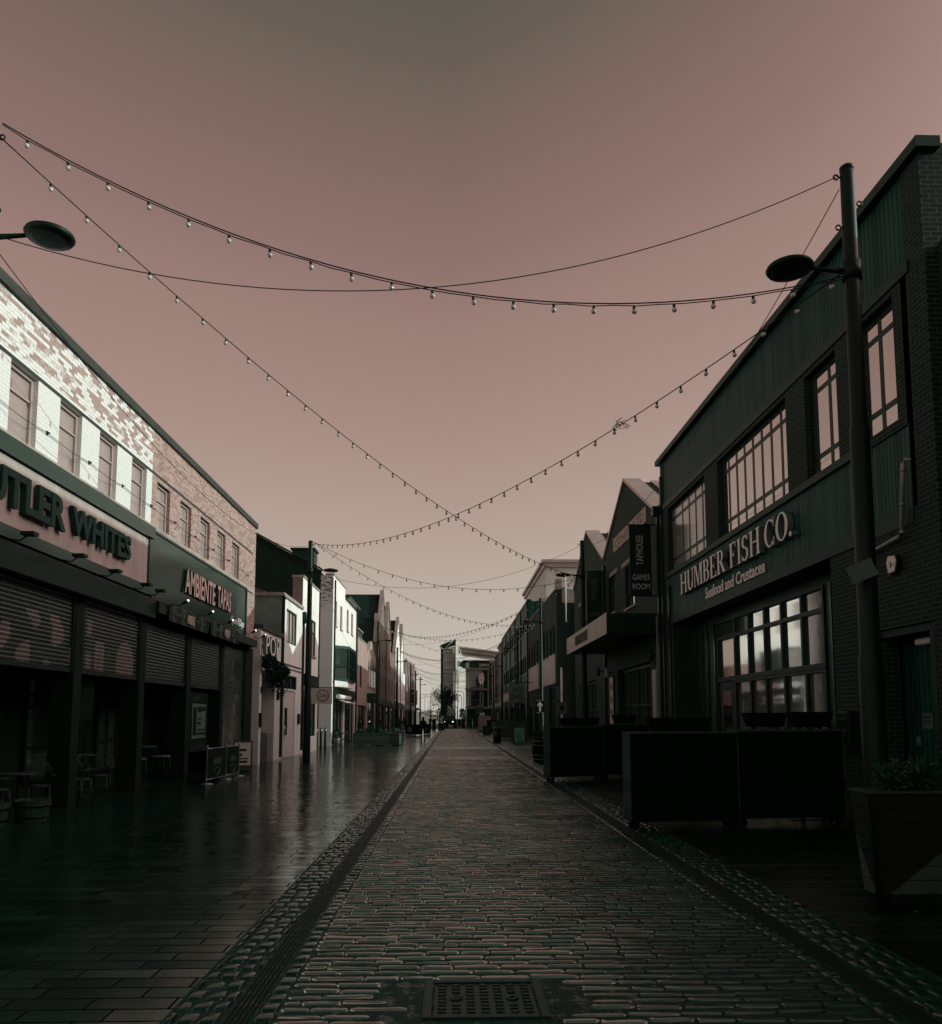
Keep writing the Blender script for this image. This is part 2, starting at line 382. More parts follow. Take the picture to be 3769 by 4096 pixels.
# ------------------------------------------------------------------ ground
def paving_mat(name, col, w, h, rough=.3, bst=.5, tilt=.25, spec=.5, swap=False):
    m, nt, p = newmat(name); MATS[name] = m
    pos = position(nt)
    if swap:
        mp = N(nt, 'ShaderNodeMapping'); mp.inputs['Rotation'].default_value = (0,0,PI/2); L(nt, pos, mp.inputs['Vector']); pos = mp.outputs[0]
    def bt(a, b, c):
        t = N(nt, 'ShaderNodeTexBrick', Scale=1.0); t.inputs['Brick Width'].default_value = w; t.inputs['Row Height'].default_value = h
        t.inputs['Mortar Size'].default_value = .010; t.inputs['Mortar Smooth'].default_value = .3; t.offset = .37; t.squash = 1.28; t.squash_frequency = 3
        for i, q in zip(('Color1','Color2','Mortar'), (a,b,c)): t.inputs[i].default_value = (*q, 1)
        L(nt, pos, t.inputs['Vector']); return t
    t = bt(tuple(c*.6 for c in col), tuple(c*1.6 for c in col), tuple(c*.2 for c in col))
    rnd = bt((0,0,0), (1,1,1), (0,0,0)); rs = N(nt, 'ShaderNodeSeparateColor'); L(nt, rnd.outputs['Color'], rs.inputs[0])
    wet = noise(nt, pos, .55, 5, .6); fine = noise(nt, pos, 60, 4, .7); mid = noise(nt, pos, 7, 4, .6, (.5, 1.6, 1))
    L(nt, mixc(nt, math_(nt, 'MULTIPLY', mid, .5), t.outputs['Color'], tuple(c*.6 for c in col)), p.inputs['Base Color'])
    r_ = math_(nt, 'ADD', math_(nt, 'MULTIPLY', wet, rough*.9), math_(nt, 'MULTIPLY', rs.outputs[0], rough*.35))
    L(nt, math_(nt, 'ADD', math_(nt, 'ADD', r_, math_(nt, 'MULTIPLY', fine, .06)), rough*.25), p.inputs['Roughness'])
    p.inputs['Specular IOR Level'].default_value = spec
    hgt = math_(nt, 'ADD', math_(nt, 'MULTIPLY', fine, .22), math_(nt, 'MULTIPLY', mid, .5))
    hgt = math_(nt, 'ADD', hgt, math_(nt, 'MULTIPLY', rs.outputs[0], tilt))
    hgt = math_(nt, 'SUBTRACT', hgt, math_(nt, 'MULTIPLY', t.outputs['Fac'], 1.6))
    p.inputs['Specular Tint'].default_value = (.85, .93, .86, 1)
    L(nt, mixc(nt, t.outputs['Fac'], (spec,)*3, (.0,.0,.0)), p.inputs['Specular IOR Level'])
    bump(nt, p, hgt, bst, .006)
    bn = p.inputs['Normal'].links[0].from_socket
    wn = N(nt, 'ShaderNodeTexWhiteNoise', noise_dimensions='1D'); L(nt, math_(nt, 'MULTIPLY', rs.outputs[0], 91.7), wn.inputs['W'])
    o1 = nt.nodes.new('ShaderNodeVectorMath'); o1.operation = 'SUBTRACT'; L(nt, wn.outputs['Color'], o1.inputs[0]); o1.inputs[1].default_value = (.5,.5,.5)
    o2 = nt.nodes.new('ShaderNodeVectorMath'); o2.operation = 'MULTIPLY'; L(nt, o1.outputs[0], o2.inputs[0]); o2.inputs[1].default_value = (.035,.035,0)
    o3 = nt.nodes.new('ShaderNodeVectorMath'); o3.operation = 'ADD'; L(nt, bn, o3.inputs[0]); L(nt, o2.outputs[0], o3.inputs[1])
    o4 = nt.nodes.new('ShaderNodeVectorMath'); o4.operation = 'NORMALIZE'; L(nt, o3.outputs[0], o4.inputs[0]); L(nt, o4.outputs[0], p.inputs['Normal'])
    return m
M_pave = paving_mat('wet_paving', (.009,.032,.025), .52, .20, .115, .38, spec=1.0)
M_pave_r = paving_mat('dark_paving', (.010,.020,.014), .55, .20, .36, .45, spec=.3)
M_band = paving_mat('pale_paving_band', (.10,.085,.075), .9, .16, .4, .5, swap=True)
M_asphalt = plain('asphalt', (.045,.045,.040), .6, var=.3, scale=1.5, bmp=.2)
m, nt_, p_ = newmat('wet_setts'); M_sett = m
pos_ = position(nt_); a_ = noise(nt_, pos_, 4.5, 4, .6); b_ = noise(nt_, pos_, 75, 4, .7); c_ = noise(nt_, pos_, .5, 4, .6)
g_ = nt_.nodes.new('ShaderNodeNewGeometry')
k_ = math_(nt_, 'ADD', math_(nt_, 'MULTIPLY', a_, .5), math_(nt_, 'MULTIPLY', g_.outputs['Random Per Island'], .5))
L(nt_, ramp(nt_, k_, [(.2, (.008,.030,.024)), (.8, (.022,.062,.052))]), p_.inputs['Base Color'])
L(nt_, math_(nt_, 'ADD', math_(nt_, 'ADD', ramp(nt_, c_, [(.35, (.0,.0,.0)), (.65, (.16,.16,.16))]), math_(nt_, 'MULTIPLY', b_, .12)), .03), p_.inputs['Roughness'])
sx_ = N(nt_, 'ShaderNodeSeparateXYZ'); L(nt_, pos_, sx_.inputs[0])
spec_mask_ = math_(nt_, 'ADD', math_(nt_, 'MULTIPLY', noise(nt_, pos_, .8, 4, .65, (.6, 1.5, 1)), 1.7), math_(nt_, 'MULTIPLY', math_(nt_, 'SUBTRACT', .9, sx_.outputs[0]), .34))
L(nt_, ramp(nt_, spec_mask_, [(.25, (.05,.05,.05)), (.62, (.20,.20,.20)), (1.0, (.62,.62,.62))]), p_.inputs['Specular IOR Level'])   # specular level in noise patches, falling off towards the right
p_.inputs['IOR'].default_value = 3.7; p_.inputs['Specular Tint'].default_value = (1, .92, .86, 1)
bump(nt_, p_, math_(nt_, 'ADD', b_, math_(nt_, 'MULTIPLY', a_, 1.2)), .22, .004)
M_kerb = plain('kerb_sett', (.018,.036,.029), .2, var=.5, scale=5, bmp=.06, spec=.5)
m, nt_, p_ = newmat('wet_joint_mud'); M_joint = m
pos_ = position(nt_); a_ = noise(nt_, pos_, 9, 5, .7); b_ = noise(nt_, pos_, 60, 3, .7)
L(nt_, ramp(nt_, a_, [(.3, (.007,.028,.021)), (.7, (.024,.070,.057))]), p_.inputs['Base Color'])
L(nt_, ramp(nt_, a_, [(.40, (.06,.06,.06)), (.52, (.6,.6,.6))]), p_.inputs['Roughness']); L(nt_, ramp(nt_, a_, [(.38, (.9,.9,.9)), (.44, (.06,.06,.06))]), p_.inputs['Specular IOR Level'])
bump(nt_, p_, math_(nt_, 'ADD', a_, math_(nt_, 'MULTIPLY', b_, .5)), .8, .02)

XL0, XD0, XD1, XS0 = -1.72, -1.35, -1.19, -1.05         # left: paving edge, drain, setts start
XS1, XE0, XE1, XR0 = 2.60, 2.74, 2.90, 3.40             # right: setts end, drain, paving edge
YN, YF = -6.0, 122.0
def sheet(name, x0, x1, y0, y1, z, m, kind='structure'):
    o = MB().add([(x0,y0,z),(x1,y0,z),(x1,y1,z),(x0,y1,z)], [(0,1,2,3)]).build(name, m, recalc=False); tag(o, kind=kind); return o
sheet('ground', -900, 900, -300, 1500, -.06, M_asphalt)
tag(MB().box(-60, XL0, -14, YF, -.058, 0).build('pavement', M_pave), kind='structure')
tag(MB().box(XR0, 60, -14, YF, -.058, 0.0).build('pavement', M_pave_r), kind='structure')
sheet('road', XL0, XR0, -14, YF, .0008, M_joint)
def setts(name, x0, x1, y0, y1, pitch, lx, gap, hgt, skip=(), seed=1, jit=.0022, along=False, nlong=4, gy=None, hole=None, mat=None, prof=(-.2, .62, .95, 1, .95, .62, -.2)):
    gy = gy or gap
    """rows of rounded stones as one mesh (numpy)"""
    g = np.random.default_rng(seed)
    rows = []
    y = y0
    while y < y1:
        ph = pitch*g.uniform(.9, 1.1)
        if not any(a < y < b for a, b in skip):
            x = x0 - (0 if along else g.uniform(0, lx[0]))
            while x < x1:
                w = g.uniform(*lx)
                a, b = max(x, x0), min(x+w, x1)
                if b-a > lx[0]*.35 and not (hole and hole[2] < y+ph*.6 < hole[3] and b > hole[0] and a < hole[1]): rows.append((a+gap/2, b-gap/2, y+gy*g.uniform(.2,.8)+g.normal(0,.004), y+ph-gy*g.uniform(.2,.8)+g.normal(0,.004)))
                x += w
        y += ph
    rr = np.array(rows); n = len(rr)
    us = np.array([0, .05, .13, .5, .87, .95, 1.0]) if nlong == 5 else np.array([0, .1, .22, .78, .9, 1.0])
    vs_ = np.array([0, .10, .24, .5, .76, .90, 1.0])
    hu = np.array([.5, .88, .98, 1, .98, .88, .5]) if nlong == 5 else np.array([.3, .85, 1, 1, .85, .3])
    hv = np.array(prof)
    U, V = np.meshgrid(us, vs_, indexing='ij')
    HH = np.minimum(hu[:, None], 1)*hv[None, :]
    HH = np.where(hv[None, :] < 0, -.4, HH)
    nu, nv = len(us), len(vs_)
    X = rr[:,0,None,None] + (rr[:,1]-rr[:,0])[:,None,None]*U
    Y = rr[:,2,None,None] + (rr[:,3]-rr[:,2])[:,None,None]*V
    # rounded corners in plan
    Y = Y + (.5-V)*(rr[:,3]-rr[:,2])[:,None,None]*.28*((U==0)|(U==1))
    Z = HH[None]*hgt*g.uniform(.75, 1.2, (n,1,1)) + g.normal(0, jit, (n,1,1)) + g.normal(0, jit*.8, (n,1,1))*(U-.5)*2 + g.normal(0, jit*.8, (n,1,1))*(V-.5)*2
    cy_, cx_ = rr[:,2][:,None,None], rr[:,0][:,None,None]
    Z = Z + .0022*np.sin(cy_*2.1+1.7*np.sin(cx_*1.3))*(V-.5)*2*np.sin(cy_*.37+cx_*.9) + g.normal(0, .0016, (n,1,1))*(V-.5)*2
    X = X + g.normal(0, .003, X.shape); Y = Y + g.normal(0, .003, Y.shape); Z = Z + g.normal(0, .0012, Z.shape)
    Z = np.where((HH < 0)[None], -.012, Z)
    co = np.stack([X, Y, Z], -1).reshape(-1, 3).astype(np.float32)
    q = np.array([[i*nv+j, (i+1)*nv+j, (i+1)*nv+j+1, i*nv+j+1] for i in range(nu-1) for j in range(nv-1)])
    faces = (q[None] + (np.arange(n)*nu*nv)[:, None, None]).reshape(-1, 4).astype(np.int32)
    me = bpy.data.meshes.new(name); me.vertices.add(len(co)); me.vertices.foreach_set('co', co.ravel())
    me.loops.add(faces.size); me.loops.foreach_set('vertex_index', faces.ravel())
    me.polygons.add(len(faces)); me.polygons.foreach_set('loop_start', np.arange(0, faces.size, 4, dtype=np.int32))
    me.polygons.foreach_set('use_smooth', np.ones(len(faces), dtype=bool))
    me.update(calc_edges=True); me.validate()
    me.materials.append(mat or M_sett)
    o = bpy.data.objects.new(name, me); COL.objects.link(o); tag(o, kind='structure'); return o
BANDS = ((34.3, 37.6), (46.0, 48.2))
setts('road_setts', XS0, XS1, 3.4, YF, .116, (.22, .38), .010, .0115, BANDS, 3, nlong=5, gy=.048, hole=(-.24, .66, 4.9, 5.74), prof=(-.2, .42, .84, 1, .80, .42, -.2))
setts('kerb_setts', XL0+.02, XD0-.01, 3.4, YF, .19, (.11, .14), .018, .016, (), 4, mat=M_kerb)
setts('kerb_setts', XD1+.01, XS0-.005, 3.4, YF, .17, (.13, .14), .016, .015, BANDS, 5, along=True, mat=M_kerb)
setts('kerb_setts', XS1+.005, XE0-.01, 3.4, YF, .17, (.13, .14), .016, .013, BANDS, 6, along=True, mat=M_kerb)
setts('kerb_setts', XE1+.02, XR0-.02, 3.4, YF, .20, (.12, .16), .018, .013, (), 7, mat=M_kerb)
for y0, y1 in BANDS:
    tag(MB().box(XS0-.13, XS1+.13, y0+.03, y1, -.02, .006).build('paving_band', M_band), kind='structure')
for xa, xb in ((XD0, XD1), (XE0, XE1)):                # slotted drain: ribs along the street on cross bars
    mb = MB()
    w = (xb-xa)
    for k in range(5):
        a = xa + w*(k+.18)/5
        mb.box(a, a+w*.12, 3.0, YF, -.02, .002)
    y = 3.0
    while y < 40:
        mb.box(xa+.004, xb-.004, y, y+.014, -.02, -.003); y += .05
    tag(mb.build('drain_channel', M_rubber), kind='structure')
mb = MB()
for x in (-5.24, -5.0, -4.78): mb.box(x, x+.012, -10, 45, -.01, .002)
tag(mb.build('paving_slot', M_metal_d), kind='structure')
# cast-iron cover in the setts

cv = thing('manhole_cover', 'square cast iron access cover with raised studs set in the cobbles', 'manhole cover', (.215, 5.32, 0))
mb = MB()
for a in (-1, 1):
    mb.box(a*.40-.03, a*.40+.03, -.40, .40, -.02, .016); mb.box(-.36, .36, a*.37-.03, a*.37+.03, -.02, .0155)
mb.build('frame', M_cast, cv)
mb = MB(); mb.box(-.355, .355, -.325, .325, -.02, .004)
for i in range(7):
    for j in range(9):
        if i in (1, 5) and j in (3, 4, 5): continue
        x = -.30+i*.1; y = -.28+j*.07
        mb.box(x-.028, x+.028, y-.012, y+.012, .004, .014); 
        if (i+j) % 2: mb.box(x-.01, x+.01, y-.026, y+.026, .004, .013)
for i in (-.2, .2): mb.lathe([(.045,.004),(.045,.012),(.02,.012),(.02,.006)], (i, 0, 0), 14)
mb.build('lid', M_cast, cv); cv.scale = (.9, .86, 1)
# ------------------------------------------------------------------ building parts
def window(par, F, y0, y1, z0, z1, d=-.12, cols=(), rows=(), mf=None, mg=None, fw=.06, sill=None, head=None, bar=.045, name='window', dep=.07):
    mf = mf or M_frame_d; mg = mg or M_glass
    mb = MB()
    F.box(mb, d, d+dep, y0, y0+fw, z0, z1); F.box(mb, d, d+dep, y1-fw, y1, z0, z1)
    F.box(mb, d, d+dep, y0+fw, y1-fw, z0, z0+fw); F.box(mb, d, d+dep, y0+fw, y1-fw, z1-fw, z1)
    yy = [y0+fw]+[y0+(y1-y0)*c for c in cols]+[y1-fw]
    for c in cols: F.box(mb, d+.002, d+dep-.006, y0+(y1-y0)*c-bar/2, y0+(y1-y0)*c+bar/2, z0+fw, z1-fw)
    for r in rows:
        for a, b in zip(yy[:-1], yy[1:]):
            ea = bar/2 if a != yy[0] else 0; eb = bar/2 if b != yy[-1] else 0
            F.box(mb, d+.001, d+dep-.01, a+ea, b-eb, z0+(z1-z0)*r-bar/2, z0+(z1-z0)*r+bar/2)
    w = mb.build(name, mf, par)
    pm = MB(); F.box(pm, d+.012, d+.022, y0+fw*.5, y1-fw*.5, z0+fw*.5, z1-fw*.5); pm.build('pane', mg, w)
    if sill:
        s = MB(); F.box(s, d+.02, .07, y0-.06, y1+.06, z0-.09, z0-.002); s.build('sill', sill, w)
    if head:
        s = MB(); F.box(s, -.02, .025, y0-.1, y1+.1, z1+.002, z1+.2); s.build('lintel', head, w)
    return w
def door(par, F, y0, y1, z0, z1, d=-.15, m=None, glaz=None, handle=True, name='door'):
    m = m or M_frame_d
    mb = MB(); F.box(mb, d, d+.06, y0, y1, z0, z1)
    F.box(mb, d+.06, d+.075, y0+.08, y1-.08, z0+.1, z0+(z1-z0)*.4)
    dr = mb.build(name, m, par)
    if glaz:
        g = MB(); F.box(g, d+.061, d+.07, y0+glaz[0], y1-glaz[1], z0+glaz[2], z1-glaz[3]); g.build('pane', M_glass, dr)
    if handle:
        h = MB(); y = y0+.12
        h.tube([F.P(d+.06,y,z0+.8), F.P(d+.13,y,z0+.8), F.P(d+.13,y,z0+1.4), F.P(d+.06,y,z0+1.4)], .016, 8); h.build('handle', M_steel, dr)
    return dr
_txt = {}
def text_mesh(s, bold=0.0, shear=0.0, space=1.0):
    """letter outlines from the built-in font as a flat mesh (verts in unit box, faces); extruded 1 deep"""
    key = (s, bold, shear, space)
    if key in _txt: return _txt[key]
    cu = bpy.data.curves.new('tmp', 'FONT'); cu.body = s; cu.size = 1; cu.extrude = .5; cu.offset = bold; cu.shear = shear; cu.space_character = space; cu.resolution_u = 3
    ob = bpy.data.objects.new('tmp', cu); COL.objects.link(ob)
    dg = bpy.context.evaluated_depsgraph_get(); dg.update()
    me = bpy.data.meshes.new_from_object(ob.evaluated_get(dg))
    v = np.array([tuple(p.co) for p in me.vertices]); fs = [tuple(p.vertices) for p in me.polygons]
    bpy.data.objects.remove(ob); bpy.data.curves.remove(cu); bpy.data.meshes.remove(me)
    lo, hi = v.min(0), v.max(0); v = (v-lo)/(hi-lo)
    _txt[key] = (v, fs); return _txt[key]
def lettering(s, par, Pf, u0, u1, v0, v1, d0, d1, m, name='lettering', bold=0., shear=0., side=None, space=1.0):
    """Pf(d,u,v) -> point; the words fill the box u0..u1 (reading direction) x v0..v1"""
    v, fs = text_mesh(s, bold, shear, space)
    mb = MB()
    vs = [Pf(d0+(d1-d0)*p[2], u0+(u1-u0)*p[0], v0+(v1-v0)*p[1]) for p in v]
    mb.add(vs, fs)
    if side is not None:
        for i, f in enumerate(mb.f):
            zz = [v[k][2] for k in f]
            mb.m[i] = 0 if min(zz) > .99 else 1
        return mb.build(name, [m, side], par)
    return mb.build(name, m, par)

# ================================================================== LEFT SIDE OF THE STREET
FL = Fac('L', -7.6)
# ---- the long two-storey shop building
B1 = thing('shop_building', 'long two-storey brick shop block on the left, half its upper wall whitewashed and flaking', 'building', (-7.6, 12, 0))
WZ0, WZ1 = 6.64, 7.96
wy = [11.7+1.752*k for k in range(-9, 5)]                       # painted half
wy2 = [20.36, 22.13, 23.93, 25.69, 27.43]
holesU = [(y, y+.92, WZ0, WZ1) for y in wy] + [(y, y+.95, WZ0, 7.86) for y in wy2]
INW = Matrix.Translation(Vector((7.6, -12, 0)))
def kid(o, par):                                                # world-built mesh under a moved Empty
    o.parent = par; o.matrix_parent_inverse = Matrix.Translation(-par.location); return o
def kids(par):
    for o in list(COL.objects):
        if o.parent == par and o.name not in _done:
            o.matrix_parent_inverse = Matrix.Translation(-par.location); _done.add(o.name)
_done = set()
mb = MB(); FL.wall(mb, -6, 20.0, 4.4, 9.08, [h for h in holesU if h[1] < 20], .3, 9, 0, 1); w = mb.build('wall', [M_brick_p, M_dark], B1); tag(w, 'flaking whitewashed brick upper wall')
mb = MB(); FL.wall(mb, 20.0, 30.75, 4.4, 9.08, [h for h in holesU if h[0] > 20], .3, 9, 0, 1); w = mb.build('wall', [M_brick_l, M_dark], B1); tag(w, 'bare pink brick upper wall')
mb = MB(); FL.box(mb, -9.05, .07, -6.03, 30.8, 9.085, 9.27); mb.build('roof', M_cap, B1)
mb = MB(); FL.box(mb, -.2, .012, -6, 30.3, 7.965, 8.03); mb.build('lintel', M_cap, B1)
mb = MB(); FL.box(mb, -.28, .05, -6, 30.4, 6.48, 6.635); mb.build('sill', M_stone, B1)
for a, b, c, dd in holesU:
    window(B1, FL, a, b, c, dd, -.16, (), (.66,), M_frame_p, M_glass_l, .07)
mb = MB()
ys_ = [-5+.4*i for i in range(88)]
mb.tube([FL.P(.03, y, 7.10-.05*abs(math.sin((y-13)*1.795))) for y in ys_], .007, 4); mb.build('facade_cable', M_cable, B1)
for y in (13.0, 14.75, 16.5, 18.2, 19.95, 21.7, 23.45, 25.25, 27.0):
    mb = MB(); FL.box(mb, .0, .06, y-.012, y+.012, 7.09, 7.115); FL.box(mb, .0, .015, y-.03, y+.03, 7.06, 7.14); mb.build('cable_bracket', M_metal_d, B1)
# ground floor: dark shop fronts behind piers, deep in shade
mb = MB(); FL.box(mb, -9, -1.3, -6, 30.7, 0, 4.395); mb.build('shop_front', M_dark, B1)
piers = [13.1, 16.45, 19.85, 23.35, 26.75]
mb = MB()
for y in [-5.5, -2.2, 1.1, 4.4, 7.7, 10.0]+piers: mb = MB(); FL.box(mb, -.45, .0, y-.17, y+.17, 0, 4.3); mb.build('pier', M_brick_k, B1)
mb = MB(); FL.box(mb, -1.28, .005, 29.66, 30.7, 0, 4.39); mb.build('pier', M_brick_k, B1)
mb = MB(); FL.box(mb, -.9, .22, -6, 20.0, 4.25, 4.72); FL.box(mb, -.9, .3, 20.0, 30.15, 4.40, 4.66); mb.build('pelmet', M_metal_d, B1)
def shutter(par, F, y0, y1, z0, z1, d, pic=None, pitch=.082):
    mb = MB(); ny = max(2, int((y1-y0)/.045)) if pic else 1
    n = int(round((z1-z0)/pitch)); pr = [(0,0),(.012,.25),(.022,.55),(.018,.82),(0,.9)]
    zs = []
    for k in range(n):
        for dd, f in pr: zs.append((d+dd, z0+(k+f)*pitch))
    ys = [y0+(y1-y0)*i/ny for i in range(ny+1)]
    b = [F.P(dd, y, z) for (dd, z) in zs for y in ys]
    fs, ms = [], []
    for i in range(len(zs)-1):
        for j in range(ny):
            q = i*(ny+1)+j; fs.append((q, q+1, q+ny+2, q+ny+1))
            ms.append(1 if pic and pic((ys[j]+ys[j+1])/2, zs[i][1]) else 0)
    mb.add(b, fs); mb.m = ms
    F.box(mb, d-.01, d+.03, y0, y1, z0-.09, z0-.004, 0)
    sh = mb.build('shutter', [M_shutter, M_shutter_pic], par, recalc=False)
    for a_, b_ in ((y0-.06, y0-.003), (y1+.003, y1+.06)): g = MB(); F.box(g, d-.05, d+.05, a_, b_, z0-.1, z1); g.build('guide_rail', M_metal_d, sh)
    return sh
def blob(cy, cz, ry, rz): return lambda y, z: ((y-cy)/ry)**2+((z-cz)/rz)**2 < 1
def pic1(y, z):      # faded bill-poster shapes sprayed on the slats
    return math.sin(y*7+math.sin(z*5)*1.3)+math.sin(z*6+y*2.4)*.8 > .55 and z < 3.75
def pic2(y, z): return blob(18.9, 3.0, .5, .55)(y, z) or (17.3 < y < 17.75 and z < 3.4) or (16.9 < y < 17.1 and math.sin(z*9) > 0)
def pic5(y, z):      # pale guitar body, necks and pegs
    if blob(28.35, 1.35, .45, .62)(y, z) or blob(28.35, 1.9, .34, .33)(y, z): return not (abs(y-28.55) < .06 and .9 < z < 1.9)
    for c, a, b in ((28.15, 2.2, 3.9), (28.95, 2.1, 3.1), (28.45, 2.2, 2.6)):
        if abs(y-c) < .045 and a < z < b: return True
    for c, e in ((27.9, 3.15), (28.45, 3.05), (28.55, 2.25), (28.75, 2.5)):
        if blob(c, e, .13, .16)(y, z): return True
    return abs(z-(2.0-(y-27.0)*1.1)) < .07 and y < 27.9 or (y < 27.6 and z < 1.5 and math.sin(y*16) > 0)
for (a, b, c, dd, pc) in ((13.35, 16.2, 2.78, 4.26, pic1), (16.7, 19.62, 2.78, 4.28, pic2), (20.1, 23.1, 2.76, 4.16, None), (23.58, 26.55, 2.76, 4.18, None), (26.95, 29.58, .12, 4.2, pic5),
                          (9.8, 12.9, 2.78, 4.26, None), (1.3, 4.2, .2, 4.2, None), (4.6, 7.5, .2, 4.2, None), (-2, .9, .2, 4.2, None)):
    shutter(B1, FL, a, b, c, dd, -.06, pc)
# glazing of the shop fronts under the half-raised shutters
for (y0, y1, rows, cols) in ((13.6, 14.7, (.32, .62, .8), (.5,)), (14.85, 15.95, (.32, .62), (.5,)), (16.9, 19.4, (.31, .68, .8), (.78,)), (20.25, 21.5, (.34, .7), (.5,)), (21.7, 22.8, (.5,), ())):
    window(B1, FL, y0, y1, .45 if y0 < 21.6 else .05, 2.72, -1.28, cols, rows, M_frame_d, M_glass_mid, .09, bar=.07, name='shop_window')
mb = MB()
for z in (2.3, 2.45, 2.6, 2.15, 2.0): FL.box(mb, -1.6, -1.5, 16.95, 18.9, z, z+.13)
mb2 = MB(); FL.box(mb2, -1.2675, -1.262, 17.0, 19.3, 1.25, 2.2); FL.box(mb2, -1.2675, -1.262, 17.0, 19.3, .62, 1.05)
FL.box(mb2, -1.2675, -1.262, 14.95, 15.85, 1.25, 2.0); FL.box(mb2, -1.2675, -1.262, 13.7, 14.6, 1.3, 2.1); FL.box(mb2, -1.2675, -1.262, 14.95, 15.85, .6, .95)
o = mb2.build('window_blind', plain('tile_lining', (.40,.50,.46), .3, var=.3, scale=4, bmp=.05), B1)
kids(B1)
# ---- signs on it
S1 = thing('shop_sign', 'long pale fascia sign reading BUTLER WHITES in dark timber letters', 'sign', (-7.4, 14, 5.6))
FS = Fac('L', -7.42)
mb = MB(); FS.box(mb, -.17, .0, 9.6, 19.42, 4.98, 6.16); mb.build('panel', M_fascia, S1)
mb = MB()
FS.box(mb, -.17, .10, 9.5, 19.62, 6.163, 6.45); FS.box(mb, -.17, .05, 19.425, 19.6, 4.78, 6.16); FS.box(mb, -.17, .06, 9.5, 19.42, 4.76, 4.975)
mb.build('frame', M_fascia_g, S1)
lettering('BUTLER', S1, FS.P, 11.95, 15.05, 5.27, 5.90, .03, .12, M_letter_wood, bold=.035)
lettering('WHITES', S1, FS.P, 15.30, 18.14, 5.32, 5.87, .03, .12, M_letter_wood, bold=.035)
kids(S1)
S2 = thing('shop_sign', 'glossy dark green fascia sign reading AMBIENTE TAPAS in raised pale letters', 'sign', (-7.4, 24, 5.5))
FA = Fac('L', -7.40)
mb = MB(); FA.box(mb, -.19, .0, 19.68, 28.7, 4.76, 6.36); mb.build('panel', M_fascia_g, S2)
mb = MB(); FA.box(mb, -.19, .03, 19.64, 28.76, 6.363, 6.42); FA.box(mb, -.19, .03, 28.703, 28.78, 4.7, 6.36); FA.box(mb, -.19, .03, 19.64, 28.76, 4.7, 4.757); mb.build('frame', M_fascia_p if False else M_cap, S2)
lettering('AMBIENTE', S2, FA.P, 21.95, 24.75, 5.22, 5.90, .02, .075, M_letter_pale, bold=.02, side=M_letter_wood)
lettering('TAPAS', S2, FA.P, 25.0, 26.52, 5.24, 5.92, .02, .075, M_letter_pale, bold=.02, side=M_letter_wood)
lettering('Open 7 Days', S2, FA.P, 26.8, 28.5, 4.88, 5.2, .004, .012, M_white_paint, name='strapline', shear=.35)
kids(S2)
# floodlights under the fascias
k = 0
for y, lit in ((11.2,0),(13.2,0),(15.0,0),(16.6,0),(18.3,0),(19.2,0),(21.0,1),(23.2,1),(25.3,1),(28.3,1),(29.8,1)):
    lamp = thing('sign_spotlight', None, 'spotlight', (-7.36, y, 4.74), 0, 'spotlights under the fascia signs')
    nxt = ['first', 'second', 'third', 'fourth', 'fifth', 'sixth'][k % 6]
    lamp['label'] = ('%s lit stubby spotlight along the foot of the green AMBIENTE sign' if lit else '%s black swan-neck spotlight along the foot of the BUTLER WHITES sign') % (nxt if not lit else ['first','second','third','fourth','fifth'][k-6])
    mb = MB(); mb.tube([(0,0,0),(.22,0,-.03),(.34,0,.06)], .014, 6); mb.build('arm', M_metal_d, lamp)
    mb = MB()
    if lit: mb.tube([(.30,0,.02),(.42,.02,.10)], [.035,.045], 8); mb.build('head', M_metal_d, lamp); mb = MB(); mb.ball((.43,.02,.107), .035); mb.build('bulb', M_lit, lamp)
    else: mb.box(.26,.48,-.09,.09,.05,.11); mb.build('head', M_metal_d, lamp)
    k += 1
for (a, b, nm) in ((20.6, 23.9, 'wider dark cloth banner reading GLORIOUS TAPAS, hung at the near end of the green sign'), (24.2, 27.35, 'farther dark cloth banner reading GLORIOUS TAPAS, hung over the slatted shutters')):
    t = thing('cloth_banner', nm, 'banner', (-7.28, a, 4.5), 0, 'cloth banners under the green sign')
    FB = Fac('L', -7.27); mb = MB()
    n = 14
    for i in range(n):
        y0 = a+(b-a)*i/n; y1 = a+(b-a)*(i+1)/n; w0 = .012*math.sin(i*1.9); w1 = .012*math.sin((i+1)*1.9)
        mb.hexa([FB.P(w0,y0,4.27),FB.P(w1,y1,4.27),FB.P(w1+.006,y1,4.27),FB.P(w0+.006,y0,4.27)],[FB.P(w0,y0,4.69),FB.P(w1,y1,4.69),FB.P(w1+.006,y1,4.69),FB.P(w0+.006,y0,4.69)])
    mb.build('cloth', M_sign_k, t)
    lettering('GLORIOUS TAPAS', t, FB.P, a+.25, a+1.25, 4.45, 4.53, .02, .026, M_letter_side); lettering('AMBIENTE', t, FB.P, a+1.4, a+2.05, 4.36, 4.6, .02, .027, M_letter_pale); lettering('WINE & SHERRY', t, FB.P, a+2.2, a+3.0, 4.45, 4.53, .02, .026, M_letter_side)
    kids(t)
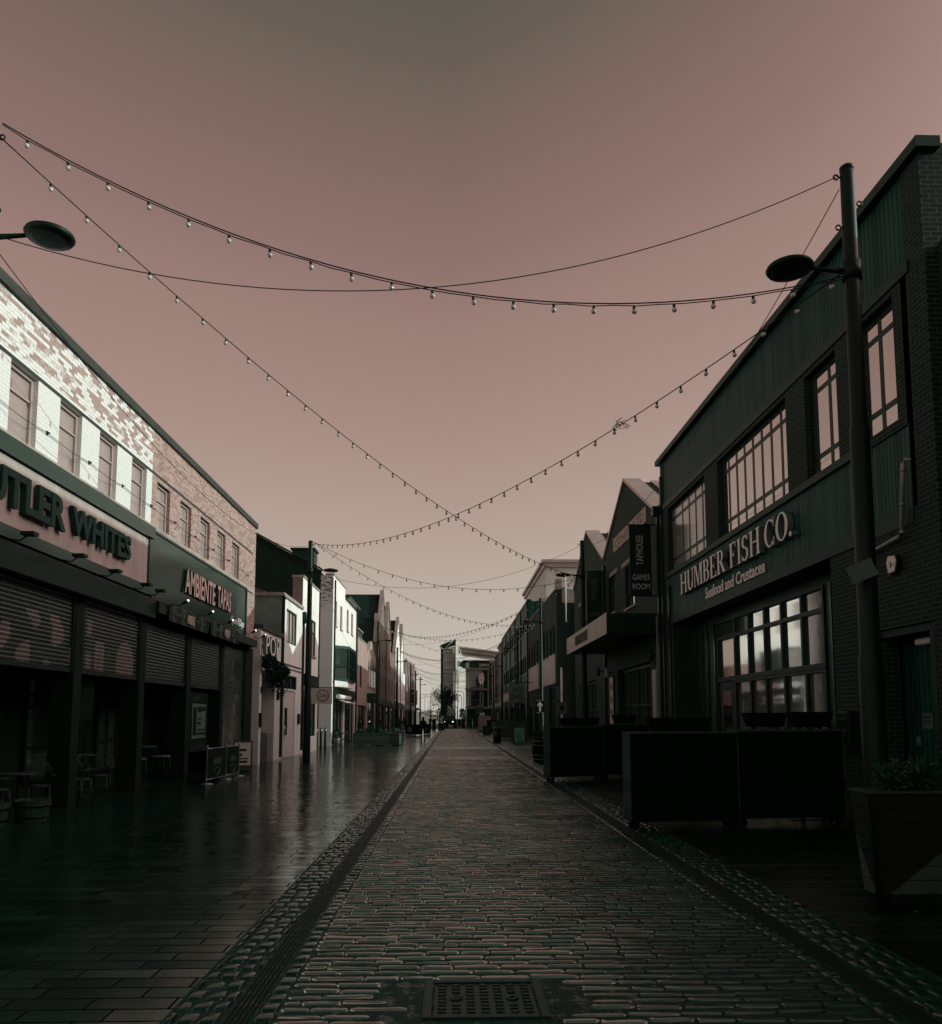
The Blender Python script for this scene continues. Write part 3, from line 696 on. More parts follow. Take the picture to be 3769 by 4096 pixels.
# hanging sign and menu board inside the front
hs = thing('hanging_sign', 'black hanging sign with a pale crest in the window under the second shutter', 'sign', (-7.9, 17.6, 2.3))
FH = Fac('L', -7.95)
mb = MB(); FH.box(mb, -.06, .0, 17.3, 18.05, 1.75, 2.65); mb.build('panel', M_sign_k, hs)
lettering('BW', hs, FH.P, 17.48, 17.87, 2.05, 2.4, .003, .012, M_fascia_g, name='crest')
mb = MB(); mb.tube([FH.P(-.03,17.67,1.75),FH.P(-.02,17.7,1.5),FH.P(-.03,17.74,1.3),FH.P(-.03,17.72,.8)], .012, 6); mb.build('cable', M_cable, hs); kids(hs)
mn = thing('menu_board', 'pale framed menu board on the dark wall beside the painted shutter', 'menu board', (-7.7, 24.7, 1.6))
FM = Fac('L', -7.75)
mb = MB(); FM.box(mb, -.06, .0, 23.95, 25.75, .75, 2.55); mb.build('board', M_sign_k, mn)
mb = MB(); FM.box(mb, .0, .015, 24.2, 25.5, 1.15, 2.2); mb.build('paper', M_letter_side, mn)
mb = MB()
for (a, b, c, dd) in ((24.7,25.05,1.95,2.12),(25.12,25.45,1.98,2.12),(24.7,25.05,1.72,1.77),(24.7,25.05,1.58,1.64),(24.7,25.05,1.38,1.43),(25.12,25.45,1.38,1.43),(24.7,25.45,1.26,1.33),(24.28,24.6,1.25,2.1)):
    FM.box(mb, .016, .018, a, b, c, dd)
mb.build('print', M_sign_k, mn)
lettering('menu', mn, FM.P, 24.3, 24.9, 2.28, 2.42, .002, .008, M_cap); kids(mn)

# ---- POP unit: low painted brick front, rendered upper storey set beside it
FP = Fac('L', -7.35)
B2 = thing('pop_shop', 'low white painted brick shop with raised POP letters and a rendered flat beside it', 'building', (-7.35, 35, 0))
mb = MB(); FP.wall(mb, 30.85, 34.66, 0, 5.2, [(31.2, 33.5, -1, 3.6)], 1.1, 7, 0, 1); mb.build('wall', [M_brick_w, M_dark], B2)
mb = MB(); FP.wall(mb, 34.66, 39.3, 0, 7.05, [(34.95, 37.85, -1, 2.98), (35.3, 38.2, 3.06, 3.68), (35.56, 37.9, 5.12, 6.63)], .25, 7, 0, 1); mb.build('wall', [M_render, M_dark], B2)
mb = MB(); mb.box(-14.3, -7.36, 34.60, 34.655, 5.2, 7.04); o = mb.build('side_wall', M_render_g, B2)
mb = MB(); FP.box(mb, -7, .10, 30.82, 34.6, 5.203, 5.36); mb.build('coping', M_cap, B2)
mb = MB(); FP.box(mb, -7, .09, 34.58, 39.3, 7.053, 7.2); mb.build('coping', M_coping, B2)
mb = MB(); mb.add([(-8.2,34.9,7.3),(-8.2,39.3,7.3),(-12,39.3,8.6),(-12,34.9,8.6),(-8.2,34.9,7.2),(-8.2,39.3,7.2),(-12,39.3,7.2),(-12,34.9,7.2)], [(0,1,2,3),(4,7,6,5),(0,3,7,4),(1,5,6,2),(0,4,5,1),(3,2,6,7)]); mb.build('roof', M_tile, B2)
window(B2, FP, 35.57, 37.9, 5.12, 6.63, -.1, (.4, .72), (), M_frame_d, M_glass_l, .06, sill=None)
window(B2, FP, 35.3, 38.2, 3.06, 3.68, -.1, (.5, .82), (), M_frame_d, M_glass, .06)
mb = MB(); FP.box(mb, -.22, -.05, 34.97, 37.83, 0, 2.97); mb.build('panelling', M_frame_w, B2)
dr = door(B2, FP, 35.4, 36.6, .02, 2.45, -.09, M_frame_w, (.3,.3,.35,.25))
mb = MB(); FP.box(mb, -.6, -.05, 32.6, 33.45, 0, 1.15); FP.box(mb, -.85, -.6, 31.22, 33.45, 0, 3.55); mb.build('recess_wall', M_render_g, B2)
mb = MB(); FP.box(mb, .0, .11, 34.6, 34.72, .1, 6.9); mb.tube([FP.P(.1,34.66,6.9),FP.P(.02,34.66,7.1)], .08, 8); mb.build('downpipe', M_metal_d, B2)
mb = MB(); FP.box(mb, .0, .05, 30.9, 39.2, 4.12, 4.15); FP.box(mb, .0, .04, 34.8, 39.2, 3.95, 3.97); mb.build('cable_run', M_cable, B2)
mb = MB(); FP.box(mb, 0, .09, 30.86, 31.0, 1.4, 1.95); FP.box(mb, 0, .07, 31.02, 31.12, 2.72, 2.95); FP.box(mb, 0, .09, 33.9, 34.1, 2.5, 2.85); FP.box(mb, 0, .1, 38.5, 38.8, 1.45, 1.95); mb.build('meter_box', M_metal_d, B2)
lettering('POP', B2, FP.P, 31.0, 33.4, 4.2, 5.0, .06, .2, M_letter_cream, side=M_letter_side, name='raised_letters')
kids(B2)
cam_box = thing('security_camera', 'small pale dome camera on the corner of the POP shop', 'camera', (-7.3, 30.95, 3.65))
mb = MB(); mb.box(-.05,.05,-.06,.06,-.02,.05); mb.ball((.06,0,-.03), .06); mb.build('housing', M_white_paint, cam_box)
# planting box of shrubs over the POP doorway
def foliage(mb, c, rad, n, size, seed, mi=0, droop=0.):
    g = random.Random(seed)
    for _ in range(n):
        while True:
            p = Vector((g.uniform(-1,1), g.uniform(-1,1), g.uniform(-1,1)))
            if p.length < 1 and p.length > g.random()*.75: break
        q = Vector((c[0]+p.x*rad[0], c[1]+p.y*rad[1], c[2]+p.z*rad[2]))
        a = Euler((g.uniform(0,6.3), g.uniform(0,6.3), g.uniform(0,6.3))).to_matrix()
        s = size*g.uniform(.5, 1.4)
        pts = [q + a @ Vector(v) for v in ((-s*.3,0,0),(0,-s*.12,s*.5),(s*.3,0,0),(0,s*.05,-s*.55))]
        mb.add(pts, [(0,1,2,3)], mi)
pl = thing('hanging_planter', 'dark bushy trailing planting over the recessed doorway under the POP letters', 'plant', (-7.2, 32.6, 3.7))
mb = MB(); mb.box(-.15,.2,-1.5,1.5,-.1,.2); mb.build('trough', M_wood, pl)
mb = MB(); foliage(mb, (.08,-.9,.18), (.24,1.0,.32), 900, .11, 1); foliage(mb, (.1,.5,-.02), (.25,1.2,.36), 1000, .11, 2); foliage(mb, (.08,-.7,-.25), (.2,.6,.42), 450, .10, 3); foliage(mb, (.1,1.6,.05), (.18,.8,.24), 350, .11, 4); foliage(mb, (.1,.7,-.45), (.16,.5,.35), 260, .10, 5); foliage(mb, (.06,-1.5,.3), (.14,.5,.3), 200, .11, 6)
for q in range(14): foliage(mb, (.12, -1.5+q*.27, -.45-.12*((q*5)%4)), (.05,.06,.26), 26, .09, 50+q); mb.build('foliage', M_leaf, pl, recalc=False)
# ---- stepped white parapet shop
FQ = Fac('L', -7.35)
B3 = thing('white_parapet_shop', 'narrow white shop with a stepped parapet behind the near left street pole', 'building', (-7.35, 42, 0))
mb = MB(); FQ.wall(mb, 39.34, 44.2, 0, 8.7, [(40.0, 41.0, -1, 3.2), (41.4, 43.6, .8, 3.1), (41.6, 43.2, 5.0, 6.9)], .25, .5, 0, 1); FQ.box(mb, -7, -.505, 39.34, 44.2, 0, 6.9); mb.build('wall', [M_render, M_dark], B3)
mb = MB(); FQ.box(mb, -.5, -.0, 39.31, 39.338, 7.2, 8.7); mb.build('wall_return', M_brick_o, B3)
mb = MB(); FQ.box(mb, -.55, .05, 39.3, 44.25, 8.703, 8.8); mb.build('coping', M_coping, B3)
window(B3, FQ, 41.6, 43.2, 5.0, 6.9, -.1, (.5,), (.65,), M_frame_d, M_glass_l, sill=M_stone)
window(B3, FQ, 41.4, 43.6, .8, 3.1, -.12, (.5,), (.7,), M_frame_d, M_glass_mid, name='shop_window')
door(B3, FQ, 40.02, 40.98, .02, 3.18, -.2, M_frame_d, (.2,.2,1.1,.3))
mb = MB(); FQ.box(mb, .0, .1, 39.4, 39.52, .2, 6.6); mb.tube([FQ.P(.1,39.46,6.4),FQ.P(.12,39.46,6.7),FQ.P(.02,39.46,6.95)], .13, 8); mb.build('downpipe', M_metal_d, B3)
mb = MB(); FQ.box(mb, 0, .1, 39.8, 44.0, 3.35, 3.95); mb.build('fascia', M_sign_k, B3)
kids(B3)
rs = thing('projecting_sign', 'pale square sign with a round emblem projecting near the left street pole', 'sign', (-7.3, 41.5, 2.9))
mb = MB(); mb.box(.05,1.15,-.03,.03,-.42,.38); mb.build('panel', M_sign_w, rs)
mb = MB(); 
for rr in (.3, .27): mb.tube([(.68+rr*math.cos(a), -.034, rr*math.sin(a)) for a in [2*PI*i/24 for i in range(25)]], .009, 5, caps=False)
mb.build('emblem', M_sign_k, rs)
lettering('Lils', rs, lambda d,u,v: (u, -.032-d, v), .5, .86, -.08, .12, 0, .006, M_sign_k, shear=.3)
mb = MB(); mb.box(0,1.15,-.02,.02,.39,.43); mb.build('bracket', M_metal_d, rs)
# ---- white end-wall building with oriel window beyond the side street
FW = Fac('L', -7.55)
B4 = thing('white_house', 'tall white building with a stained brick end wall, slim windows and a dark oriel bay', 'building', (-7.55, 56, 0))
wins = [(51.3, 52.5, 7.72, 9.35), (54.0, 55.1, 7.75, 9.33), (57.4, 58.5, 8.0, 9.55), (59.9, 61.1, 8.0, 9.6), (59.3, 61.0, 4.5, 6.3)]
mb = MB(); FW.wall(mb, 50.8, 56.4, 0, 10.85, [w for w in wins if w[1] < 56.4]+[(51.45,56.2,-1,3.0)], .25, 6, 0, 1)
FW.wall(mb, 56.405, 63.3, 0, 10.2, [w for w in wins if w[0] > 56.4]+[(57.0,62.7,-1,3.1)], .25, 6, 0, 1); w = mb.build('wall', [M_render, M_dark], B4)
mb = MB(); mb.box(-8.35, -7.56, 50.72, 50.795, 0, 10.75); w = mb.build('end_wall', M_brick_s, B4); tag(w, 'stained white painted brick end wall')
mb = MB()
pk = -14.6; zt = 14.6
mb.prism([(-8.352,0),(-8.352,11.15),(pk,zt),(-20.5,11.0),(-20.5,0)], lambda u,v:(u,50.70,v), lambda u,v:(u,50.98,v)); w = mb.build('gable_wall', M_brick_k, B4); tag(w, 'black brick gable wall')
mb = MB(); mb.prism([(-8.3,11.17),(-8.3,11.27),(pk,zt+.12),(pk,zt+.02)], lambda u,v:(u,50.66,v), lambda u,v:(u,51.0,v)); mb.prism([(-8.3,11.0),(pk,zt-.05),(-20.5,11.0)], lambda u,v:(u,51.0,v), lambda u,v:(u,63.2,v)); mb.build('roof', M_slate, B4)
mb = MB(); mb.box(-10.3,-8.9, 51.1, 52.4, 11.1, 12.55); mb.box(-10.4,-8.8,51.0,52.5,12.55,12.67); mb.box(-9.2,-8.89,51.4,52.1,11.7,12.4); mb.build('dormer', M_metal_d, B4)
mb = MB(); FW.box(mb, -.5, .06, 50.7, 56.45, 10.853, 10.95); mb.build('coping', M_coping, B4)
mb = MB(); FW.box(mb, -.3, .32, 56.45, 63.3, 10.203, 10.33); FW.box(mb, .18, .3, 56.45, 63.3, 10.335, 10.42); mb.build('gutter', M_metal_d, B4)
mb = MB(); FW.box(mb, .0, .1, 51.22, 51.33, .1, 10.6); FW.box(mb, 0, .1, 63.1, 63.22, .1, 10.2); mb.build('downpipe', M_metal_d, B4)
for i, (a, b, c, dd) in enumerate(wins):
    window(B4, FW, a, b, c, dd, -.14, (), (.55,), M_frame_p, M_glass_l if i < 4 else M_glass, .08, sill=M_stone)
mb = MB()
ob = [(0,51.6),(.75,52.6),(.75,56.6),(0,57.6)]
def ring(z0, z1, k, mi=0):
    pts = [(FW.P(d*k if d else d, y if d else y, 0)) for d, y in ob]
    mb.hexa([(*p[:2], z0) for p in pts], [(*p[:2], z1) for p in pts], mi)
ring(4.15, 4.25, 1.06); ring(6.22, 6.42, 1.08)
oriel = mb.build('oriel_bay', M_frame_d, B4)
mb = MB(); ring(3.75, 4.148, .85); mb.build('corbel', M_render, oriel)
mb = MB(); ring(4.252, 6.218, .95); mb.build('pane', M_glass_mid, oriel)
mb = MB()
def post(d, y, z0, z1, r=.06): x = FW.P(d, y, 0); mb.box(x[0]-r, x[0]+r, y-r, y+r, z0, z1)
for d, y in ((.02,51.62),(.73,52.62),(.73,54.0),(.73,55.3),(.73,56.58),(.02,57.6)): post(d, y, 4.25, 6.22)
for z in (5.05,):
    a = FW.P(.02,51.62,z); b = FW.P(.73,52.62,z); c = FW.P(.73,56.58,z); e = FW.P(.02,57.6,z)
    for p, q in ((a,b),(b,c),(c,e)): mb.tube([p, q], .05, 4, smooth=False)
mb.build('oriel_frame', M_frame_d, oriel)
for (a, b, z) in ((51.47, 56.18, 2.98), (57.02, 62.68, 3.08)):
    window(B4, FW, a, b, .02, z, -.2, (.33, .66), (.78,), M_frame_d, M_glass_mid, .1, name='shop_window')
mb = MB(); FW.box(mb, 0, .08, 51.45, 62.8, 3.1, 3.75); mb.build('fascia', M_sign_k, B4)
kids(B4)
aw = thing('shop_awning', 'rolled pale shop awning in its cassette under the oriel bay', 'awning', (-7.5, 53, 3.0))
mb = MB(); mb.tube([(.28,-1.7,.12),(.28,4.2,.12)], .14, 10); mb.build('cassette', M_white_paint, aw)
mb = MB(); mb.hexa([(.3,-1.6,-.12),(.75,-1.6,-.28),(.75,4.1,-.28),(.3,4.1,-.12)], [(.3,-1.6,-.1),(.75,-1.6,-.25),(.75,4.1,-.25),(.3,4.1,-.1)]); mb.build('valance', M_sign_w, aw)
# side-street back building closing the left gap
bb = thing('back_wall', 'plain dark brick wall closing the left side street', 'wall', (-26, 47, 0))
mb = MB(); mb.box(-.5,0,-4.4,5,0,8); mb.build('brickwork', M_brick_k, bb)
for i, x in enumerate((-7.88, -7.67, -7.46)):
    b = thing('bollard', ['slim steel bollard nearest the alley, first of three', 'slim steel bollard, middle of three by the white end wall', 'slim steel bollard, nearest the street of three by the white end wall'][i], 'bollard', (x-.05, 47.6+i*.3, 0), 0, 'steel bollards at the side street')
    mb = MB(); mb.lathe([(.07,0),(.07,1.1),(.05,1.16),(.001,1.18)], (0,0,0), 12); mb.build('post', M_metal_d, b)
    mb = MB(); mb.lathe([(.072,.98),(.072,1.06)], (0,0,0), 12); mb.build('band', M_steel, b)

# ---- timber-clad building
FT = Fac('L', -7.45)
B5 = thing('timber_clad_shop', 'narrow shop with weathered upright timber boarding and a set-back dark attic', 'building', (-7.45, 67, 0))
mb = MB(); FT.wall(mb, 63.4, 70.75, 0, 8.1, [(64.0, 70.2, -1, 2.75), (65.2, 66.6, 4.2, 6.0)], .3, 6, 0, 1); mb.build('wall', [M_clad_t, M_dark], B5)
mb = MB(); mb.box(-12, -7.9, 63.45, 70.7, 8.1, 9.15); mb.build('attic', M_frame_d, B5)
mb = MB(); mb.box(-12.2, -7.8, 63.42, 70.75, 9.153, 9.25); FT.box(mb, -.12, .04, 63.4, 70.8, 8.103, 8.2); mb.build('coping', M_coping, B5)
window(B5, FT, 64.0, 70.2, .05, 2.75, -.25, (.25,.5,.75), (.7,), M_frame_d, M_glass, .12, name='shop_window')
window(B5, FT, 65.2, 66.6, 4.2, 6.0, -.15, (.5,), (), M_frame_d, M_glass, .1)
kids(B5)
# ---- stone shop with pointed windows
def gable_building(name, label, y0, y1, ze, za, m, windows, coping=M_coping, xf=-7.5, D=9, roof=M_slate, copw=.42, side='L', groundm=None, ya=None, arch=(), gw=None):
    F = Fac(side, xf); ym = ya or (y0+y1)/2
    b = thing(name, label, 'building', F.P(0, ym, 0))
    mb = MB(); F.wall(mb, y0, y1, 0, ze, windows+(gw or []), .22, D, 0, 1)
    F.prism(mb, [(y0,ze),(ym,za),(y1,ze)], 0, -.28)
    mb.build('wall', [m, M_dark], b)
    mb = MB()
    F.prism(mb, [(y0,ze+.01),(ym,za-.25),(y1,ze+.01)], -.29, -D); mb.build('roof', roof, b)
    if coping:
        mb = MB(); t = .16
        for (ya_, yb_) in ((y0, ym), (y1, ym)):
            s = 1 if ya_ < yb_ else -1
            F.prism(mb, [(ya_, ze), (yb_-s*.002, za), (yb_-s*.002, za+t*1.6), (ya_-s*.12, ze+t*.6)], .09, -.33)
        mb.build('coping', coping, b)
    for w in windows: window(b, F, *w, -.14, (), (.5,), M_frame_d, M_glass, .09, sill=M_stone)
    for w in (gw or []): window(b, F, w[0], w[1], max(.05, w[2]), w[3], -.18, (.35,.7), (.75,), M_frame_d, M_glass, .12, name='shop_window')
    return b, F
B6, F6 = gable_building('stone_chapel_shop', 'stone fronted shop with pointed arched windows and small steep gable', 70.85, 79.6, 7.3, 8.9, M_stone, [], coping=None, gw=[(72, 78.6, -1, 3.3)])
for y in (72.8, 75.4, 77.8):
    mb = MB(); pts = [(y-.55, 4.6), (y+.55, 4.6), (y+.55, 6.3), (y+.3, 6.9), (y, 7.25), (y-.3, 6.9), (y-.55, 6.3)]
    F6.prism(mb, pts, .012, .02, 0); mb.build('pointed_window', M_glass, B6)
for y in (72.8, 75.4, 77.8):
    arc = [(y-.72, 6.2), (y-.42, 7.0), (y, 7.5), (y+.42, 7.0), (y+.72, 6.2)]
    mb = MB(); mb.tube([F6.P(.04, a, z) for a, z in arc], .09, 6); mb.build('hood_mould', M_stone, B6)
    mb = MB(); F6.box(mb, 0, .1, y-.7, y+.7, 4.45, 4.58); mb.build('sill', M_stone, B6)
mb = MB(); F6.box(mb, 0, .9, 71.2, 73.6, 3.05, 3.9); mb.build('canopy', M_fascia_g, B6)
kids(B6)
for nm, lab, y0, y1, ze, za, ya, m, nw in (
    ('gabled_house', 'brown brick house with a low stone-coped gable beyond the pointed-window shop', 79.7, 82.6, 9.2, 12.1, 81.1, M_brick_o, 1),
    ('gabled_house', 'brick house with the tallest steep stone-coped gable on the left', 82.7, 91.0, 10.2, 15.4, 86.9, M_brick_o, 3),
    ('gabled_house', 'brick house with a steep coped gable next to the tallest one', 91.1, 98.5, 10.6, 15.2, 94.6, M_brick_o, 3),
    ('gabled_house', 'pale rendered house with a broad smooth coped gable', 105.6, 117.0, 10.3, 15.6, 112.2, M_render, 3),
    ('gabled_house', 'sunlit white house with a narrow pointed gable further along the left', 117.1, 124.5, 10.0, 15.6, 120.7, M_render, 2),
    ('gabled_house', 'dark gabled house, first of four small gables near the left end', 130.0, 138.2, 8.6, 11.3, 134.0, M_brick_o, 2),
    ('gabled_house', 'dark gabled house, second of four small gables near the left end', 138.3, 146.0, 8.6, 11.4, 142.4, M_brick_o, 2),
    ('gabled_house', 'dark gabled house, third of four small gables near the left end', 146.1, 153.5, 8.6, 11.7, 149.5, M_brick_o, 2),
    ('gabled_house', 'dark gabled house with a white bay window, last of four small gables on the left', 153.6, 166.0, 8.8, 12.2, 161.0, M_brick_o, 2)):
    ws = []
    for r, (za_, zb_) in enumerate(((4.4, 6.3), (7.0, 8.6))):
        for k in range(nw):
            c = y0+(y1-y0)*(k+.5)/nw; ws.append((c-.5, c+.5, za_, min(zb_, ze-.3)))
    b, F = gable_building(nm, lab, y0, y1, ze, za, m, ws, ya=ya, gw=[(y0+.5, y1-.5, -1, 3.0)])
    mb = MB(); F.box(mb, .0, .12, y0+.2, y1-.2, 3.1, 3.8); mb.build('fascia', M_sign_k, b)
    mb = MB(); F.box(mb, .0, .1, y0+.05, y0+.16, 0, ze); mb.build('downpipe', M_metal_d, b)
    if 'bay' in lab or 'third' in lab:
        mb = MB(); F.box(mb, 0, .7, y0+2, y0+5.5, 4.3, 6.9)
        bay = mb.build('bay_window', M_glass, b)
        mb = MB()
        for yy in (2, 2.9, 3.75, 4.6, 5.5): F.box(mb, .64, .78, y0+yy-.07, y0+yy+.07, 4.2, 7.0)
        for z in (4.2, 6.1, 6.95): F.box(mb, -.02, .76, y0+1.95, y0+5.55, z, z+.1)
        mb.build('bay_frame', M_frame_w, bay)
    kids(b)
# small link buildings between the gables
for nm, lab, y0, y1, z1, m in (('link_shop', 'flat roofed dark shop between the gabled houses on the left', 98.6, 105.5, 9.6, M_brick_o), ('link_shop', 'flat roofed pale shop between the white gable and the small dark gables', 124.6, 129.9, 8.6, M_render)):
    F = Fac('L', -7.5); b = thing(nm, lab, 'building', (-7.5, (y0+y1)/2, 0))
    ws = [(y0+.8+k*2, y0+1.8+k*2, 4.6, 6.6) for k in range(int((y1-y0-1)//2))]
    mb = MB(); F.wall(mb, y0, y1, 0, z1, ws+[(y0+.4, y1-.4, -1, 2.9)], .22, 8, 0, 1); mb.build('wall', [m, M_dark], b)
    for w in ws: window(b, F, *w, -.14, (), (.5,), M_frame_w, M_glass, .09, sill=M_stone)
    window(b, F, y0+.4, y1-.4, .05, 2.9, -.15, (.3,.6), (.75,), M_frame_d, M_glass, .12, name='shop_window')
    mb = MB(); F.box(mb, 0, .12, y0+.2, y1-.2, 3.0, 3.6); mb.build('fascia', M_sign_k, b); kids(b)
# ================================================================== RIGHT SIDE
FR = Fac('R', 7.0)
# ---- fish restaurant
A1 = thing('restaurant_building', 'two-storey brick and green boarded restaurant building with big upstairs windows, nearest on the right', 'building', (7.0, 18, 0))
UP = [(12.0, 13.25, 6.45, 8.5), (13.9, 15.2, 6.45, 8.5), (16.1, 20.45, 6.45, 8.5), (21.5, 25.3, 6.45, 8.5)]
mb = MB()
# piers and spandrels in brick
FR.wall(mb, 11.1, 26.1, 6.28, 8.6, UP, .22, 8, 0, 1)
for (a, b) in ((13.55, 14.42), (24.95, 26.1)): FR.box(mb, -.95, 0, a, b, 0, 4.72)
FR.box(mb, -.35, 0, 11.1, 11.35, 0, 3.2); FR.box(mb, -.35, 0, 12.92, 13.545, 0, 4.72); FR.box(mb, -.352, 0, 11.1, 12.915, 3.205, 4.915); FR.box(mb, -.35, 0, 11.1, 11.72, 4.92, 6.275)
FR.box(mb, -.35, 0, 11.1, 11.58, 8.61, 10.245); FR.box(mb, -.35, 0, 25.75, 26.1, 8.61, 10.245); FR.box(mb, -.35, 0, 25.78, 26.1, 4.73, 6.275)
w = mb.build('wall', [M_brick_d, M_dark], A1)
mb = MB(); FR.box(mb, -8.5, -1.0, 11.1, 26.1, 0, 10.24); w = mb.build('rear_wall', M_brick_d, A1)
mb = MB(); FR.box(mb, -.998, -.36, 11.1, 11.3, 0, 10.24); FR.box(mb, -.998, -.36, 25.9, 26.1, 0, 10.24); mb.build('end_wall', M_brick_d, A1)
mb = MB(); FR.box(mb, -9, .12, 11.105, 26.3, 10.25, 10.42); FR.box(mb, -.25, .12, 10.95, 11.104, 10.25, 10.42); mb.build('roof', M_trim, A1)
mb = MB(); FR.box(mb, -.95, -.02, 11.59, 25.74, 8.79, 10.24); w = mb.build('cladding', M_clad, A1)
mb = MB(); FR.box(mb, -.95, -.025, 11.73, 25.77, 4.98, 6.27); w = mb.build('sign_cladding', M_clad_s, A1)
mb = MB(); FR.box(mb, -.9, .03, 11.5, 25.8, 8.605, 8.785); FR.box(mb, -.9, .02, 11.7, 25.75, 4.735, 4.975); FR.box(mb, -.02, .0, 11.6, 11.75, 4.98, 8.6); FR.box(mb, -.1, .04, 13.1, 25.4, 6.28, 6.42); mb.build('trim_board', M_trim, A1)
for (w0, cols, rows) in (((12.0,13.25,6.45,8.5), (.5,), (.2,.82)), ((13.9,15.2,6.45,8.5), (.4,.85), (.18,.82)), ((16.1,20.45,6.45,8.5), (.125,.25,.375,.5,.625,.75,.88), (.18,.82)), ((21.5,25.3,6.45,8.5), (.16,.33,.5,.68), (.18,.82))):
    window(A1, FR, *w0, -.16, cols, rows, M_frame_d, M_glass_cool if w0[0] > 21 else M_glass_up, .08, bar=.105, dep=.035)
# recessed glazed front
mb = MB(); FR.box(mb, -.95, -.62, 14.425, 24.945, 4.5, 4.72); FR.box(mb, -.95, -.60, 14.43, 15.95, 0, 4.495); FR.box(mb, -.95, -.60, 22.6, 24.94, 0, 4.495)
fp = mb.build('shop_panelling', M_frame_d, A1)
mb = MB()
for y in (14.45, 14.8, 15.2, 15.65, 22.75, 23.4, 23.9, 24.35, 24.8): mb = MB(); FR.box(mb, -.598, -.55, y-.04, y+.04, 0, 4.49); mb.build('pilaster', M_fascia_g, fp)
sw = window(A1, FR, 15.96, 22.55, 2.84, 4.49, -.66, (.163,.325,.477,.636,.79), (.70,), M_frame_d, M_glass_up, .06, bar=.09, dep=.1, name='shop_window')
sw2 = window(A1, FR, 15.96, 21.2, .3, 2.78, -.66, (.18,.39,.60,.79), (), M_frame_d, glass('glass_door', (.20,.20,.19), .25, .05, .45, .05), .07, bar=.11, dep=.1, name='shop_window')
mb = MB(); FR.box(mb, -.66, -.54, 15.96, 22.55, 2.785, 2.835); mb.build('transom', M_frame_d, A1)
d_ = door(A1, FR, 21.3, 22.45, .02, 2.76, -.66, M_frame_d, (.25,.25,.9,.25))
mb = MB()
def fish(y, z, s, fl=1):
    pts = []
    for i in range(14):
        a = 2*PI*i/14; pts.append((y+fl*s*math.cos(a), z+s*.45*math.sin(a)))
    FR.prism(mb, pts, -.645, -.640)
    FR.prism(mb, [(y+fl*s*.92, z), (y+fl*s*1.5, z+s*.45), (y+fl*s*1.35, z), (y+fl*s*1.5, z-s*.45)], -.6445, -.6405)
    FR.prism(mb, [(y-fl*s*.2, z+s*.4), (y+fl*s*.1, z+s*.85), (y+fl*s*.35, z+s*.38)], -.6445, -.6405)
for y, z, s, fl in ((21.75,3.5,.16,-1),(21.8,3.2,.09,-1),(20.9,3.1,.05,1),(19.6,3.35,.13,-1),(18.6,3.45,.11,-1),(18.2,3.75,.12,1),(18.0,3.35,.07,-1),(17.3,3.5,.12,1),(16.5,3.7,.16,-1),(16.3,3.4,.17,1),(16.55,3.1,.15,-1)): fish(y, z, s, fl)
mb.build('fish_transfer', M_paper, sw)
# side door with boarded recess near the corner
mb = MB(); FR.box(mb, -.6, -.05, 11.36, 12.91, 3.08, 3.2); FR.box(mb, -.12, -.02, 11.4, 11.52, 0, 3.08); mb.build('door_frame', M_trim, A1)
mb = MB(); FR.box(mb, -.62, -.4, 11.53, 12.91, 0, 3.07); dd = mb.build('boarded_door', M_clad, A1)
mb = MB(); mb.tube([FR.P(-.3,11.9,.4), FR.P(-.3,11.9,2.6)], .022, 8); mb.build('handle', M_steel, dd)
mb = MB(); pts = [(11.58,1.75),(11.60,2.25),(11.66,2.4),(11.74,2.3),(11.8,1.95),(11.82,1.65),(11.78,1.66),(11.74,1.95),(11.70,1.98),(11.67,1.72),(11.62,1.7)]
FR.prism(mb, pts, -.395, -.385); mb.build('painted_shape', M_paper, dd)
mb = MB(); FR.box(mb, .0, .05, 25.2, 25.32, 0, 6); FR.box(mb, 0, .06, 25.9, 26.05, 0, 9.8); mb.build('downpipe', M_metal_d, A1)
kids(A1)
pp = thing('wall_pipe', 'pale bent overflow pipe on the green boarding above the side door', 'pipe', (6.93, 12, 5))
mb = MB(); mb.tube([FR.P(-.05,11.72,5.70), FR.P(.07,11.76,5.74), FR.P(.08,11.8,5.68), FR.P(.08,11.92,4.66), FR.P(.08,11.98,4.58), FR.P(.08,12.9,4.5), FR.P(.08,13.3,4.46)], .035, 8); mb.build('tube', M_galv, pp)
mb = MB(); [mb.tube([FR.P(.08,11.8+.11*k,5.6-.95*k), FR.P(.08,11.805+.11*k,5.55-.95*k)], .045, 8) for k in (0, .55, 1)]; mb.build('collar', M_galv, pp); kids(pp)
al = thing('alarm_box', 'hexagonal pale alarm box on the dark brick above the side door', 'alarm', (6.95, 12.25, 4.2))
mb = MB(); hx = [(-.11,.13),(0.09,.15),(.15,.04),(.10,-.16),(-.09,-.15),(-.16,.02)]
mb.prism([(a,b) for a,b in hx], lambda u,v:(.05,u,v), lambda u,v:(-.03,u,v)); mb.build('case', M_sign_k, al)
mb = MB(); mb.prism([(a*.86,b*.86) for a,b in hx], lambda u,v:(-.031,u,v), lambda u,v:(-.045,u,v)); mb.build('face', M_letter_cream, al)
mb = MB(); mb.prism([(-.02,.02),(.03,.04),(.02,-.07),(-.03,-.05)], lambda u,v:(-.046,u,v), lambda u,v:(-.049,u,v)); mb.box(-.049,-.046,-.09,-.06,-.04,-.015); mb.build('print', M_letter_side, al)
bl = thing('bulkhead_light', 'white oblong bulkhead lamp under the lintel of the side door', 'lamp', (7.25, 12.0, 2.95))
mb = MB(); mb.box(-.06,.1,-.22,.22,-.05,.05); mb.build('diffuser', M_sign_w, bl, bevel=.03)
